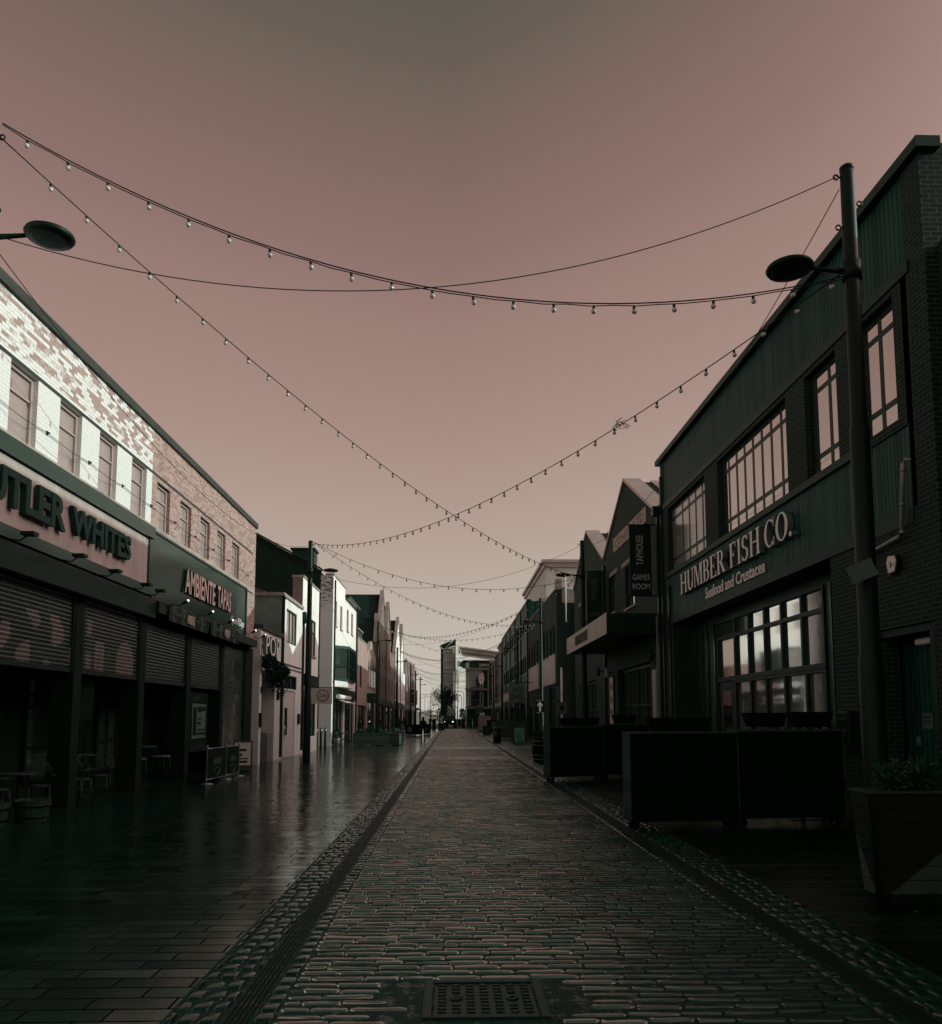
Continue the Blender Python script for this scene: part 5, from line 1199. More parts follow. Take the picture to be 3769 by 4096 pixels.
string('short bare cable hanging from the POP shop pole to the white house', Lt(1, 8.9), (-7.5, 60, 6.9), .6, **W_)
# dry twigs caught on the string
tw_ = thing('twig_clump', 'clump of dry twigs caught on the long string by the near right pole', 'twigs', (3.18, 14.55, 7.28))
mb = MB(); g = random.Random(5)
for i in range(26):
    p = Vector((g.uniform(-.1,.1), g.uniform(-.1,.1), g.uniform(-.05,.1))); q = p+Vector((g.uniform(-.12,.12), g.uniform(-.1,.1), g.uniform(-.12,.08))); mb.tube([p, (p+q)/2+Vector((.01,0,.02)), q], .005, 4)
mb.build('twigs', M_cable, tw_)
# ================================================================== things standing in the street
def rolling_screen(label, x0, y0, x1, y1, z1=1.52, th=.36):
    L_ = math.hypot(x1-x0, y1-y0)
    t = thing('timber_screen', label, 'screen', (x0, y0, 0), math.atan2(y1-y0, x1-x0), 'black timber screens around the terraces')
    mb = MB(); mb.box(.022, L_-.022, 0, th, .13, z1); mb.build('panel', M_wood_d, t)
    for a_, b_ in ((0,.02),(L_-.02,L_)): mb = MB(); mb.box(a_, b_, .0, th, .13, z1+.01); mb.build('end_board', M_wood_p, t)
    mb = MB(); mb.box(-.005, L_+.005, -.01, th+.01, z1+.012, z1+.04); mb.build('cap_rail', M_wood, t)
    for cx in (.12, L_-.12):
        for cy in (.07, th-.07):
            mb = MB(); b = len(mb.v); mb.lathe([(.02,-.02),(.055,-.016),(.055,.016),(.02,.02)], (0,0,0), 12); mb.xf(Matrix.Translation((cx, cy, .057)) @ Matrix.Rotation(PI/2, 4, 'X'))
            mb.box(cx-.03, cx+.03, cy-.03, cy-.024, .05, .128); mb.box(cx-.03, cx+.03, cy+.024, cy+.03, .05, .128); mb.build('castor', M_rubber, t)
    return t
rolling_screen('black timber screen on castors with pale end board, nearest the camera at the kerb', 2.86, 12.9, 4.70, 13.1)
rolling_screen('black timber screen on castors between the nearest screen and the restaurant wall', 4.74, 13.3, 6.62, 13.45, 1.55)
rolling_screen('black timber screen at the kerb below the taphouse canopy', 2.74, 22.4, 4.40, 23.1, 1.50)
rolling_screen('black timber screen set back between the farther kerb screen and the taphouse', 4.44, 23.4, 6.3, 24.1, 1.56)
for lab, x0, x1, y, zb, zt in (('long black trough planter above the nearest screen', 4.17, 5.55, 17.0, 1.46, 1.78), ('black trough planter on legs before the restaurant doors', 5.93, 6.76, 16.0, 1.60, 1.88), ('black trough planter on legs by the restaurant corner pier', 6.0, 6.73, 14.0, 1.62, 1.885), ('black trough planter on legs under the taphouse canopy', 4.3, 5.9, 31.8, 1.44, 1.76), ('black trough planter on legs by the taphouse poster', 5.35, 6.15, 26.5, 1.58, 1.86)):
    t = thing('trough_planter', lab, 'planter', (x0, y, 0), 0, 'black trough planters on the terraces'); w = x1-x0
    mb = MB(); mb.hexa([(.08,.04,zb),(w-.08,.04,zb),(w-.08,.26,zb),(.08,.26,zb)], [(0,0,zt),(w,0,zt),(w,.3,zt),(0,.3,zt)]); mb.build('trough', M_wood_d, t)
    mb = MB(); mb.box(.03,w-.03,.03,.27,zt+.001,zt+.006); mb.build('soil', M_soil, t)
    for cx in (.18, w-.18): mb = MB(); mb.box(cx-.03,cx+.03,.12,.18,0,zb-.002); mb.box(cx-.2,cx+.2,.05,.25,0,.02); mb.build('leg', M_metal_d, t)
# corner planter with two-tone paint
m, nt_, p_ = newmat('two_tone_planks'); M_two = m
oc = position(nt_, True); so_ = N(nt_, 'ShaderNodeSeparateXYZ'); L(nt_, oc, so_.inputs[0])
front = math_(nt_, 'LESS_THAN', so_.outputs[2], math_(nt_, 'SUBTRACT', math_(nt_, 'MULTIPLY', so_.outputs[0], .86), .0))
side = math_(nt_, 'LESS_THAN', so_.outputs[2], math_(nt_, 'SUBTRACT', math_(nt_, 'MULTIPLY', so_.outputs[1], 3.6), -.02))
nrm = nt_.nodes.new('ShaderNodeTexCoord'); sn_ = N(nt_, 'ShaderNodeSeparateXYZ'); L(nt_, nrm.outputs['Normal'], sn_.inputs[0])
isside = math_(nt_, 'GREATER_THAN', math_(nt_, 'ABSOLUTE', sn_.outputs[0]), .7)
msk = math_(nt_, 'ADD', math_(nt_, 'MULTIPLY', isside, side), math_(nt_, 'MULTIPLY', math_(nt_, 'SUBTRACT', 1.0, isside), front))
gr_ = noise(nt_, oc, 4, 5, .7, (.7, .7, 9)); kn_ = noise(nt_, oc, 3.1, 2, .4)
pal = mixc(nt_, ramp(nt_, kn_, [(.66, (0,0,0)), (.74, (1,1,1))]), ramp(nt_, gr_, [(.3, (.05,.085,.072)), (.7, (.075,.12,.105))]), (.03,.04,.03))
drk = ramp(nt_, gr_, [(.3, (.006,.010,.006)), (.7, (.010,.016,.010))])
L(nt_, mixc(nt_, msk, drk, pal), p_.inputs['Base Color']); p_.inputs['Roughness'].default_value = .65; bump(nt_, p_, gr_, .2, .01)
cp = thing('corner_planter', 'tall tapering plank planter half painted black, at the lower right corner', 'planter', (4.08, 7.76, 0), 0)
mb = MB(); nb = 7; zb, zt = .11, 1.08; LX = 2.1; DP = .24
for k in range(nb):
    f0, f1 = k/nb, (k+1)/nb; z0 = zb+(zt-zb)*f0; z1 = zb+(zt-zb)*f1-.008
    o0, o1 = -.15*f0, -.15*f1; a0, a1 = -.20*f0, -.20*f1
    mb.hexa([(o0,a0,z0),(LX-o0,a0,z0),(LX-o0,DP+a0*.5,z0),(o0,DP+a0*.5,z0)], [(o1,a1,z1),(LX-o1,a1,z1),(LX-o1,DP+a1*.5,z1),(o1,DP+a1*.5,z1)])
mb.build('plank_box', M_two, cp)
mb = MB()
for (xa, ya, sx) in ((0,0,1),(LX,0,-1)): mb = MB(); mb.hexa([(xa-.012*sx,ya-.012,zb-.01),(xa+.05*sx,ya-.012,zb-.01),(xa+.05*sx,ya+.01,zb-.01),(xa-.012*sx,ya+.01,zb-.01)], [(xa-.162*sx,ya-.212,zt),(xa-.10*sx,ya-.212,zt),(xa-.10*sx,ya-.19,zt),(xa-.162*sx,ya-.19,zt)]); mb.build('corner_batten', M_metal_d, cp)
mb = MB(); mb.box(-.165, LX+.165, -.215, -.16, zt+.001, zt+.025); mb.box(-.165, LX+.165, DP-.14, DP-.09, zt+.001, zt+.025); mb.box(-.165,-.12,-.159,DP-.141,zt+.001,zt+.025); mb.build('rim', M_wood_p, cp)
mb = MB(); mb.box(-.12, LX+.12, -.15, DP-.15, zt-.01, zt-.003); mb.build('soil', M_soil, cp)
for i, (x, y) in enumerate(((.12,.06),(.12,DP-.05),(LX-.12,.06),(LX-.12,DP-.05))):
    mb = MB(); mb.lathe([(.02,-.018),(.05,-.015),(.05,.015),(.02,.018)], (0,0,0), 12); mb.xf(Matrix.Translation((x,y,.052)) @ Matrix.Rotation(PI/2, 4, 'X')); mb.box(x-.03,x+.06,y-.03,y+.03,.098,.108); mb.build('castor', M_rubber, cp)
def shrub(name, label, loc, h, w, seed, m=M_leaf2, stems=26):
    t = thing(name, label, 'plant', loc); g = random.Random(seed); mb = MB(); lf = MB()
    for i in range(stems):
        a = g.uniform(0, 6.28); r0 = g.uniform(0, .3)*w; hh = h*g.uniform(.45, 1); l = g.uniform(.1, .55)*w
        p0 = Vector((r0*math.cos(a), r0*math.sin(a), 0)); p1 = p0+Vector((l*.4*math.cos(a), l*.4*math.sin(a), hh*.6)); p2 = p0+Vector((l*math.cos(a), l*math.sin(a), hh))
        mb.tube([p0, p1, p2], .0035, 4)
        for j in range(16):
            s = g.uniform(.15, 1); c = p0.lerp(p1, s*2) if s < .5 else p1.lerp(p2, s*2-1)
            e = Euler((g.uniform(-1,1), g.uniform(-1,1), g.uniform(0,6.3))).to_matrix(); z = .05*g.uniform(.6,1.5)
            lf.add([c, c+e @ Vector((z,.25*z,.35*z)), c+e @ Vector((1.5*z,0,.7*z)), c+e @ Vector((z,-.25*z,.35*z))], [(0,1,2,3)])
    mb.build('stems', M_leaf2, t); lf.build('foliage', m, t, recalc=False); return t
shrub('herb_plant', 'wispy pale sage-like plant at the left end of the corner planter', (4.25, 7.72, 1.07), .28, .22, 1)
shrub('herb_plant', 'upright wispy stems in the middle of the corner planter', (4.58, 7.72, 1.07), .34, .25, 2)
shrub('conifer_shrub', 'dense dark evergreen tuft at the right edge of the corner planter', (4.92, 7.72, 1.07), .46, .28, 3, M_leaf, 60)
shrub('herb_plant', 'low leafy plant behind the upright stems in the corner planter', (4.4, 7.75, 1.07), .2, .3, 4, M_leaf)
wr = thing('crumpled_wrapper', 'crumpled pale wrapper on the paving beside the corner planter wheel', 'litter', (4.3, 7.45, 0)); mb = MB(); g = random.Random(3); pts = [(g.uniform(-.05,.05), g.uniform(-.03,.03), g.uniform(.004,.04)) for _ in range(9)]; mb.add(pts, [(0,1,2),(2,3,4),(4,5,6),(6,7,8),(1,3,5),(0,5,8)]); mb.build('film', M_letter_side, wr)
for i, (x, y) in enumerate(((-5.1, 6.6), (-3.9, 5.6))):
    t = thing('crumpled_wrapper', ['twist of pale paper litter on the wet left paving', 'second scrap of pale litter nearer the left kerb'][i], 'litter', (x, y, 0)); mb = MB(); mb.add([(-.09,0,.01),(-.03,.02,.03),(0,-.01,.008),(.05,.01,.03),(.09,.03,.012),(.08,-.02,.05)], [(0,1,2),(2,1,3),(3,4,5)]); mb.build('film', M_letter_side, t)

# ---- bistro furniture by the left fronts
def bistro_chair():
    t = thing('bistro_chair', None, 'chair', (0,0,0), 0, 'rattan bistro chairs outside the left shop')
    mb = MB(); mb.lathe([(.20,.44),(.21,.45),(.21,.47),(.20,.475)], (0,0,0), 20); mb.build('seat', M_rattan, t)
    arc = [(-.20, .19, .47), (-.22,.24,.62), (-.2,.27,.80), (-.1,.29,.93), (0,.3,.965), (.1,.29,.93), (.2,.27,.80), (.22,.24,.62), (.20,.19,.47)]
    mb = MB(); mb.tube(arc, .013, 8); mb.tube([(x*.8, y, .47+(z-.47)*.9) for x, y, z in arc], .010, 6)
    for k in (-.1, -.03, .03, .1): mb.tube([(k,.2,.47),(k*1.1,.285,.9)], .005, 5)
    mb.build('backrest', M_rattan, t)
    for s in (-1, 1):
        mb = MB(); mb.tube([(s*.21,.22,.66),(s*.26,.0,.67),(s*.25,-.14,.66),(s*.21,-.17,.45)], .012, 6); mb.build('armrest', M_rattan, t)
        mb = MB(); mb.tube([(s*.17,-.14,.45),(s*.19,-.2,0)], .014, 6); mb.build('leg', M_rattan, t)
        mb = MB(); mb.tube([(s*.17,.14,.45),(s*.19,.24,0)], .014, 6); mb.build('leg', M_rattan, t)
    mb = MB(); mb.tube([(-.18,-.17,.22),(.18,-.17,.22)], .008, 5); mb.tube([(-.18,.19,.22),(.18,.19,.22)], .008, 5); mb.tube([(-.18,-.17,.22),(.18,.19,.22)], .007, 5); mb.tube([(.18,-.17,.22),(-.18,.19,.225)], .007, 5); mb.build('stretcher', M_rattan, t)
    return t
ch0 = bistro_chair()
chs = [(-8.05,16.1,R(200),'round-backed rattan chair nearest the camera in the first left bay, arms towards the street'), (-8.45,15.3,R(140),'round-backed rattan chair behind the nearest round table, back to the pier'), (-8.6,14.7,R(60),'round-backed rattan chair at the far side of the nearest round table'), (-8.05,17.75,R(170),'round-backed rattan chair just past the second left pier'), (-8.1,18.9,R(10),'slatted-looking rattan chair facing away in the second left bay'), (-8.5,18.2,R(250),'rattan chair tucked behind the bar table in the second left bay')]
for i, (x, y, a, lb) in enumerate(chs):
    c = ch0 if i == 0 else copy_tree(ch0); c.location = (x, y, 0); c.rotation_euler = (0,0,a); c['label'] = lb
def round_table(label, x, y, h=.73, r=.34):
    t = thing('bistro_table', label, 'table', (x, y, 0), 0, 'bistro tables outside the left shop'); mb = MB(); mb.lathe([(r,h-.03),(r,h)], (0,0,0), 28); mb.build('tabletop', M_rattan, t)
    mb = MB(); mb.lathe([(.03,.03),(.03,h-.031)], (0,0,0), 10); mb.build('pedestal', M_metal_d, t); mb = MB(); mb.lathe([(.22,0),(.2,.02),(.05,.04)], (0,0,0), 20); mb.build('base', M_metal_d, t); return t
round_table('round bistro table in the first left bay', -8.3, 15.75); round_table('higher round table in the second left bay', -8.45, 18.65, .95, .3); round_table('tall pale-topped round table in the third left bay', -8.3, 21.9, 1.02, .36)
def stool(label, x, y, rz):
    t = thing('bar_stool', label, 'stool', (x, y, 0), rz, 'bar stools outside the left shop'); mb = MB(); mb.box(-.18,.18,-.18,.18,.70,.74); mb.build('seat', M_letter_side, t, bevel=.02)
    for sx in (-1,1):
        for sy in (-1,1): mb = MB(); mb.tube([(sx*.15,sy*.15,.70),(sx*.21,sy*.21,0)], .013, 6); mb.build('leg', M_metal_d, t)
    mb = MB(); mb.tube([(-.19,-.19,.25),(.19,-.19,.25),(.19,.19,.25),(-.19,.19,.25),(-.19,-.19,.25)], .009, 5)
    mb.build('footrest', M_metal_d, t)
    mb = MB(); [mb.box(-.17,.17,.17,.185,.8+k*.07,.84+k*.07) for k in range(3)]; mb.build('backrest', M_metal_d, t)
stool('metal bar stool beside the tall pale-topped table', -8.0, 22.5, R(80)); stool('metal bar stool below the menu board', -8.1, 24.4, R(95)); stool('metal bar stool at the third left pier', -8.1, 21.0, R(60))
for i, (x, y) in enumerate(((-7.3, 14.35), (-7.72, 13.8))):
    t = thing('barrel_tub', ['cut-down barrel tub on the paving before the nearest left bay', 'second barrel tub half out of frame at the left edge'][i], 'planter', (x, y, 0), i, 'barrel tubs on the left paving')
    mb = MB(); n = 18
    for k in range(n):
        a0, a1 = 2*PI*k/n+.01, 2*PI*(k+1)/n-.01; dr = .006*((k*7) % 3)
        mb.hexa([(r*math.cos(a), r*math.sin(a), 0) for r, a in ((.20,a0),(.235+dr,a0),(.235+dr,a1),(.20,a1))], [(r*math.cos(a), r*math.sin(a), .36+.01*((k*5) % 3)) for r, a in ((.26,a0),(.295+dr,a0),(.295+dr,a1),(.26,a1))])
    mb.build('staves', M_wood, t)
    for z in (.08, .27): mb = MB(); r = .25+.06*z/.36; mb.lathe([(r+.002,z-.02),(r+.012,z+.02)], (0,0,0), 24); mb.build('hoop', M_metal_d, t)
    mb = MB(); mb.lathe([(.25,.28),(.001,.30)], (0,0,0), 18); mb.build('soil', M_soil, t)
# cafe barrier: three posts, two cloths
cb = thing('cafe_barrier', 'low cafe barrier of black cloths printed AMBIENTE between steel posts', 'barrier', (-6.55, 22.0, 0))
ps = [(-.05,0), (.0,1.7), (0.02,3.0)]
for x, y in ps:
    mb = MB(); mb.lathe([(.019,.02),(.019,.98),(.03,.99),(.03,1.02),(.001,1.03)], (x,y,0), 10); po = mb.build('post', M_steel, cb)
    mb = MB(); mb.lathe([(.17,0),(.17,.012),(.03,.03)], (x,y,0), 20); mb.build('base', M_steel, po)
for (x0,y0), (x1,y1) in zip(ps[:-1], ps[1:]):
    mb = MB(); a = y0+.06; b = y1-.06; mb.hexa([(x0-.004,a,.12),(x0+.004,a,.12),(x1+.004,b,.12),(x1-.004,b,.12)], [(x0-.004,a,.92),(x0+.004,a,.92),(x1+.004,b,.92),(x1-.004,b,.92)]); c = mb.build('cloth', M_sign_k, cb)
    mb = MB(); mb.tube([(x0,y0,.94),(x1,y1,.94)], .012, 6); mb.tube([(x0,y0,.11),(x1,y1,.11)], .01, 6); mb.build('rail', M_steel, cb)
    ym = (y0+y1)/2; xm = (x0+x1)/2+.012
    lettering('AMBIENTE', c, lambda d,u,v: (xm+d, u, v), ym-.36, ym+.36, .48, .66, 0, .004, M_letter_side)
    mb = MB()
    for rr in (.2, .17): mb.tube([(xm+.002, ym+rr*1.5*math.cos(q), .38+rr*math.sin(q)) for q in [PI+PI*k/12 for k in range(13)]], .008, 4)
    mb.tube([(xm+.002, ym-.1, .36),(xm+.002, ym, .40),(xm+.002, ym+.1, .36)], .012, 4); mb.build('emblem', M_letter_side, c)
def aboard(label, x, y, rz, h=.95, w=.6, paper=True, m=None):
    t = thing('a_board', label, 'sign', (x, y, 0), rz, 'pavement A-boards')
    for s in (-1, 1):
        mb = MB(); mb.hexa([(-w/2,s*.26-.012,.05),(w/2,s*.26-.012,.05),(w/2,s*.26+.012,.05),(-w/2,s*.26+.012,.05)], [(-w/2,s*.03-.012,h),(w/2,s*.03-.012,h),(w/2,s*.03+.012,h),(-w/2,s*.03+.012,h)]); p = mb.build('panel', M_wood_p if paper else M_sign_k, t)
        q = MB(); f = lambda z: s*(.26-.23*(z-.05)/(h-.05))+s*.0135
        q.hexa([(-w/2+.05,f(.2),.2),(w/2-.05,f(.2),.2),(w/2-.05,f(.2)+s*.003,.2),(-w/2+.05,f(.2)+s*.003,.2)], [(-w/2+.05,f(h-.06),h-.06),(w/2-.05,f(h-.06),h-.06),(w/2-.05,f(h-.06)+s*.003,h-.06),(-w/2+.05,f(h-.06)+s*.003,h-.06)]); q.build('poster', m or M_paper, p)
        for sx in (-1, 1): mb = MB(); mb.tube([(sx*(w/2-.02), s*.265, 0),(sx*(w/2-.02), s*.25, .12)], .014, 5); mb.build('leg', M_metal_d, t)
        pr = MB()
        for (za, zb_, xa, xb) in ((.66,.74,-.1,.12),(.5,.58,-.18,-.02),(.4,.44,-.18,.18),(.28,.35,-.1,.16)):
            pr.hexa([(xa,f(za)+s*.0045,za),(xb,f(za)+s*.0045,za),(xb,f(za)+s*.006,za),(xa,f(za)+s*.006,za)], [(xa,f(zb_)+s*.0045,zb_),(xb,f(zb_)+s*.0045,zb_),(xb,f(zb_)+s*.006,zb_),(xa,f(zb_)+s*.006,zb_)])
        pr.build('print', M_sign_k, p)
    return t
aboard('pale folding A-board leaning beside the painted shutter on the left', -7.0, 27.3, R(12), 1.0, .62)
aboard('dark A-board with a round emblem beside the barrel on the right', 4.45, 52.9, R(4), 1.15, .75, False, M_bark)
aboard('small dark A-board at the kerb in front of the far right terrace', 3.4, 77.5, 0, .95, .75, False, M_metal_d)
aboard('tall pale-topped board on the far right terrace', 4.0, 97.0, 0, 2.0, 1.6, False, M_fascia)
aboard('low A-board on the left paving before the parked van', -1.35, 108, 0, 1.0, .9, False, M_wood)
# barrel with plants, right kerb
br = thing('oak_barrel', 'dark oak barrel with pale hoops standing at the right kerb', 'barrel', (3.62, 32.7, 0))
mb = MB(); prof = [(.27,0),(.30,.1),(.335,.3),(.35,.46),(.335,.62),(.30,.82),(.27,.92)]; mb.lathe(prof, (0,0,0), 24); mb.build('staves', M_wood_d, br)
for z, r in ((.10,.303),(.27,.332),(.66,.332),(.82,.303)): mb = MB(); mb.lathe([(r+.004,z-.025),(r+.01,z),(r+.004,z+.025)], (0,0,0), 24); mb.build('hoop', M_letter_side, br)
shrub('leafy_plant', 'broad leafy plant growing from the top of the oak barrel', (3.62, 32.7, .93), .38, .9, 12, M_leaf, 40)
tb = thing('picnic_bench', 'low pale-ended timber bench beside the oak barrel', 'bench', (4.5, 32.2, 0))
mb = MB(); mb.box(-.45,.6,-.15,.15,.45,.5); mb.build('seat', M_wood, tb); mb = MB(); mb.box(-.45,.6,-.2,.2,.74,.79); mb.build('tabletop', M_wood, tb)
for x in (-.35,.5): mb = MB(); mb.hexa([(x-.04,-.25,0),(x+.04,-.25,0),(x+.04,.25,0),(x-.04,.25,0)], [(x-.04,-.08,.73),(x+.04,-.08,.73),(x+.04,.08,.73),(x-.04,.08,.73)]); mb.build('leg', M_wood_p, tb)
bn = thing('litter_bin', 'dark round litter bin with a pale lid rim at the right kerb', 'bin', (3.2, 56.3, 0))
mb = MB(); mb.lathe([(.27,0),(.27,.95)], (0,0,0), 22); mb.build('body', M_metal_d, bn); mb = MB(); mb.lathe([(.31,.97),(.32,1.0),(.3,1.06),(.001,1.1)], (0,0,0), 22); mb.build('lid', M_cap, bn); mb = MB(); [mb.box(.22*math.cos(a)-.02,.22*math.cos(a)+.02,.22*math.sin(a)-.02,.22*math.sin(a)+.02,.951,.969) for a in (0,1.57,3.14,4.71)]; mb.build('spacer', M_galv, bn)
# signs on the right
ar = thing('arrow_sign', 'small black square sign with a white upward arrow on the right street pole', 'sign', (5.55, 50.18, 2.45))
mb = MB(); mb.box(-.26,.26,-.012,.012,-.4,.4); mb.build('plate', M_sign_k, ar)
mb = MB(); mb.prism([(-.07,-.3),(.07,-.3),(.07,.08),(.17,.0),(.17,.12),(0,.32),(-.17,.12),(-.17,0),(-.07,.08)], lambda u,v:(u,-.013,v), lambda u,v:(u,-.018,v)); mb.box(-.25,.25,-.017,-.0125,-.39,-.375); mb.box(-.25,.25,-.017,-.0125,.375,.39); mb.build('arrow', M_white_paint, ar)
asn = thing('projecting_sign', 'pale hanging board lettered in dark type behind the right street pole', 'sign', (7.0, 68, 3.9))
mb = MB(); mb.box(-2.15,-.75,-.04,.04,-.9,.75); mb.build('board', M_letter_side, asn)
lettering('ARCH', asn, lambda d,u,v:(u,-.041-d,v), -1.75, -.9, .05, .35, 0, .006, M_sign_k, name='wording'); lettering('SCHOOL', asn, lambda d,u,v:(u,-.041-d,v), -1.95, -.9, -.55, -.2, 0, .006, M_sign_k, name='wording')
mb = MB(); mb.box(-2.3,0,-.03,.03,.78,.84); mb.build('bracket', M_metal_d, asn)
pk_ = thing('parking_sign', 'white plate with a dark disc on a pale post at the right side street', 'sign', (6.25, 45.4, 0))
mb = MB(); mb.lathe([(.055,0),(.055,4.6)], (0,0,0), 10); mb.build('post', M_white_paint, pk_); mb = MB(); mb.box(-.27,.27,-.08,-.06,1.95,2.65); mb.box(-.36,-.1,-.08,-.06,2.75,3.55); mb.build('plate', M_letter_side, pk_)
mb = MB(); mb.prism([(.14*math.cos(2*PI*i/18), 2.3+.14*math.sin(2*PI*i/18)) for i in range(18)], lambda u,v:(u,-.081,v), lambda u,v:(u,-.086,v)); mb.build('disc', M_sign_k, pk_)
lettering('Zone', pk_, lambda d,u,v:(u,-.081-d,v), -.15, .15, 2.5, 2.58, 0, .004, M_sign_k, name='wording')
aerial = thing('aerial_mast', 'thin pale mast on the brick corner shop wall', 'mast', (7.6, 52.65, 9.0)); mb = MB(); mb.lathe([(.05,-.9),(.04,2.2)], (0,0,0), 8); mb.build('rod', M_white_paint, aerial); mb = MB(); mb.box(-.1,.1,.0,.12,-.6,-.5); mb.build('clamp', M_metal_d, aerial)
# planters and benches along the left beyond the side street
for i, (x0, x1, y, h, lab) in enumerate(((-6.2,-3.9,50.9,1.05,'long pale plank planter with low plants at the left side street'), (-3.85,-3.3,50.95,1.0,'short plank planter at the street end of the long pale one'))):
    t = thing('plank_planter', lab, 'planter', (x0, y, 0), 0, 'plank planters on the left paving'); w = x1-x0; d = 1.2 if i == 0 else 5.0
    mb = MB(); mb.box(0,w,0,d,.05,h*.75); mb.build('plank_box', M_wood_p, t); mb = MB(); mb.box(.05,w-.05,.05,d-.05,h*.75+.002,h*.76); mb.build('soil', M_soil, t)
    lf = MB(); foliage(lf, (w/2,d/2,h*.78), (w/2-.1,d/2-.1,.3), 500, .16, 20+i); lf.build('foliage', M_leaf, t, recalc=False)
shrub('leafy_plant', 'spiky dark plant in the far left plank planter', (-3.6, 55.0, .8), .9, .8, 31, M_leaf, 40)
for i, (x, y, w) in enumerate(((-4.4, 78.8, 1.5), (-2.75, 82.5, .5))):
    t = thing('plank_planter', ['dark panelled terrace planter with a small notice on the left paving', 'narrow dark terrace planter beside the walking figure'][i], 'planter', (x, y, 0), 0, 'plank planters on the left paving'); mb = MB(); mb.box(0,w,0,.5 if i == 0 else 6,.1,1.05); mb.build('plank_box', M_wood_d, t)
    mb = MB(); mb.box(.12,.55 if i == 0 else .3,-.02,-.002,.35,.85); mb.build('notice', M_letter_side, t)
st = thing('display_table', 'low dark rack of potted plants outside the white house', 'rack', (-6.9, 51.6, 0)); mb = MB(); mb.box(-.2,.2,-.3,.5,.75,.8); mb.box(-.2,.2,-.3,.5,.35,.39); mb.build('shelf', M_wood, st)
for x in (-.18,.18):
    for y in (-.28,.48): mb = MB(); mb.box(x-.02,x+.02,y-.02,y+.02,0,.749); mb.build('leg', M_metal_d, st)
pt = thing('plant_pot', 'pale round pot by the white house doorway', 'pot', (-7.2, 50.95, 0)); mb = MB(); mb.lathe([(.14,0),(.2,.42),(.21,.45),(.17,.45)], (0,0,0), 16); mb.build('pot', M_galv, pt); lf = MB(); foliage(lf, (0,0,.7), (.25,.25,.35), 160, .12, 40); lf.build('foliage', M_leaf, pt, recalc=False)
wall_t = thing('terrace_screen', 'pale slatted timber terrace screen on the far right paving', 'screen', (4.6, 66.0, 0)); mb = MB(); mb.box(-.95,1.6,0,.12,.1,1.55); mb.build('slats', M_wood_p, wall_t); mb = MB(); [mb.box(x-.05,x+.05,-.03,-.002,0,1.6) for x in (-.9,.35,1.55)]; mb.build('post', M_wood, wall_t)
t = thing('terrace_screen', 'dark terrace screen with two framed notices on the far right paving', 'screen', (3.9, 88, 0)); mb = MB(); mb.box(0,2.2,0,.12,.1,1.45); mb.build('slats', M_wood_d, t); mb = MB(); mb.box(.5,.95,-.02,-.002,.55,1.3); mb.box(1.6,2.05,-.02,-.002,.55,1.3); mb.build('notice', M_letter_side, t)
# ================================================================== people
def person(label, x, y, rz, pose, seed=0):
    J = pose
    names = list(J['v'].keys()); me = bpy.data.meshes.new('person')
    me.from_pydata([J['v'][n][0] for n in names], [(names.index(a), names.index(b)) for a, b in J['e']], [])
    o = bpy.data.objects.new('person', me); COL.objects.link(o)
    sk = o.modifiers.new('skin', 'SKIN'); sk.use_smooth_shade = True
    for i, n in enumerate(names):
        r = J['v'][n][1]; d = me.skin_vertices[0].data[i]; d.radius = (r, r) if isinstance(r, float) else r; d.use_root = (n == 'pelvis')
    s = o.modifiers.new('smooth', 'SUBSURF'); s.levels = 1; s.render_levels = 1
    me.materials.append(M_cloth); o.location = (x, y, 0); o.rotation_euler = (0,0,rz)
    tag(o, label, 'person')
    h = J['v']['head'][0]
    mb = MB(); mb.ball((h[0], h[1]+.01, h[2]+.0), .105, 0, 14, 10, 1.22); hd = mb.build('head', M_skin, o)
    mb = MB(); mb.ball((h[0], h[1]-.02, h[2]+.03), .118, 0, 14, 10, 1.12); mb.build('hat', M_cloth, o)
    mb = MB(); mb.ball((h[0], h[1]+.115, h[2]-.01), .018, 0, 8, 6); mb.ball((h[0]-.108, h[1], h[2]-.005), .024, 0, 8, 6); mb.ball((h[0]+.108, h[1], h[2]-.005), .024, 0, 8, 6); mb.build('ears_and_nose', M_skin, hd)
    for s_ in ('L', 'R'):
        w = J['v']['hand'+s_][0]; mb = MB(); mb.ball(w, .045, 0, 8, 6, 1.5)
        for k in range(4): mb.tube([(w[0], w[1]-.03+k*.02, w[2]-.05), (w[0], w[1]-.028+k*.019, w[2]-.12+.01*abs(k-1.5))], .009, 5)
        mb.tube([(w[0], w[1]+.04, w[2]-.0), (w[0], w[1]+.06, w[2]-.06)], .010, 5); mb.build('hand', M_skin, o)
        f = J['v']['foot'+s_][0]; mb = MB(); mb.hexa([(f[0]-.05,f[1]-.09,0),(f[0]+.05,f[1]-.09,0),(f[0]+.045,f[1]+.17,0),(f[0]-.045,f[1]+.17,0)], [(f[0]-.045,f[1]-.08,.1),(f[0]+.045,f[1]-.08,.1),(f[0]+.035,f[1]+.15,.05),(f[0]-.035,f[1]+.15,.05)]); mb.build('shoe', M_rubber, o)
    return o
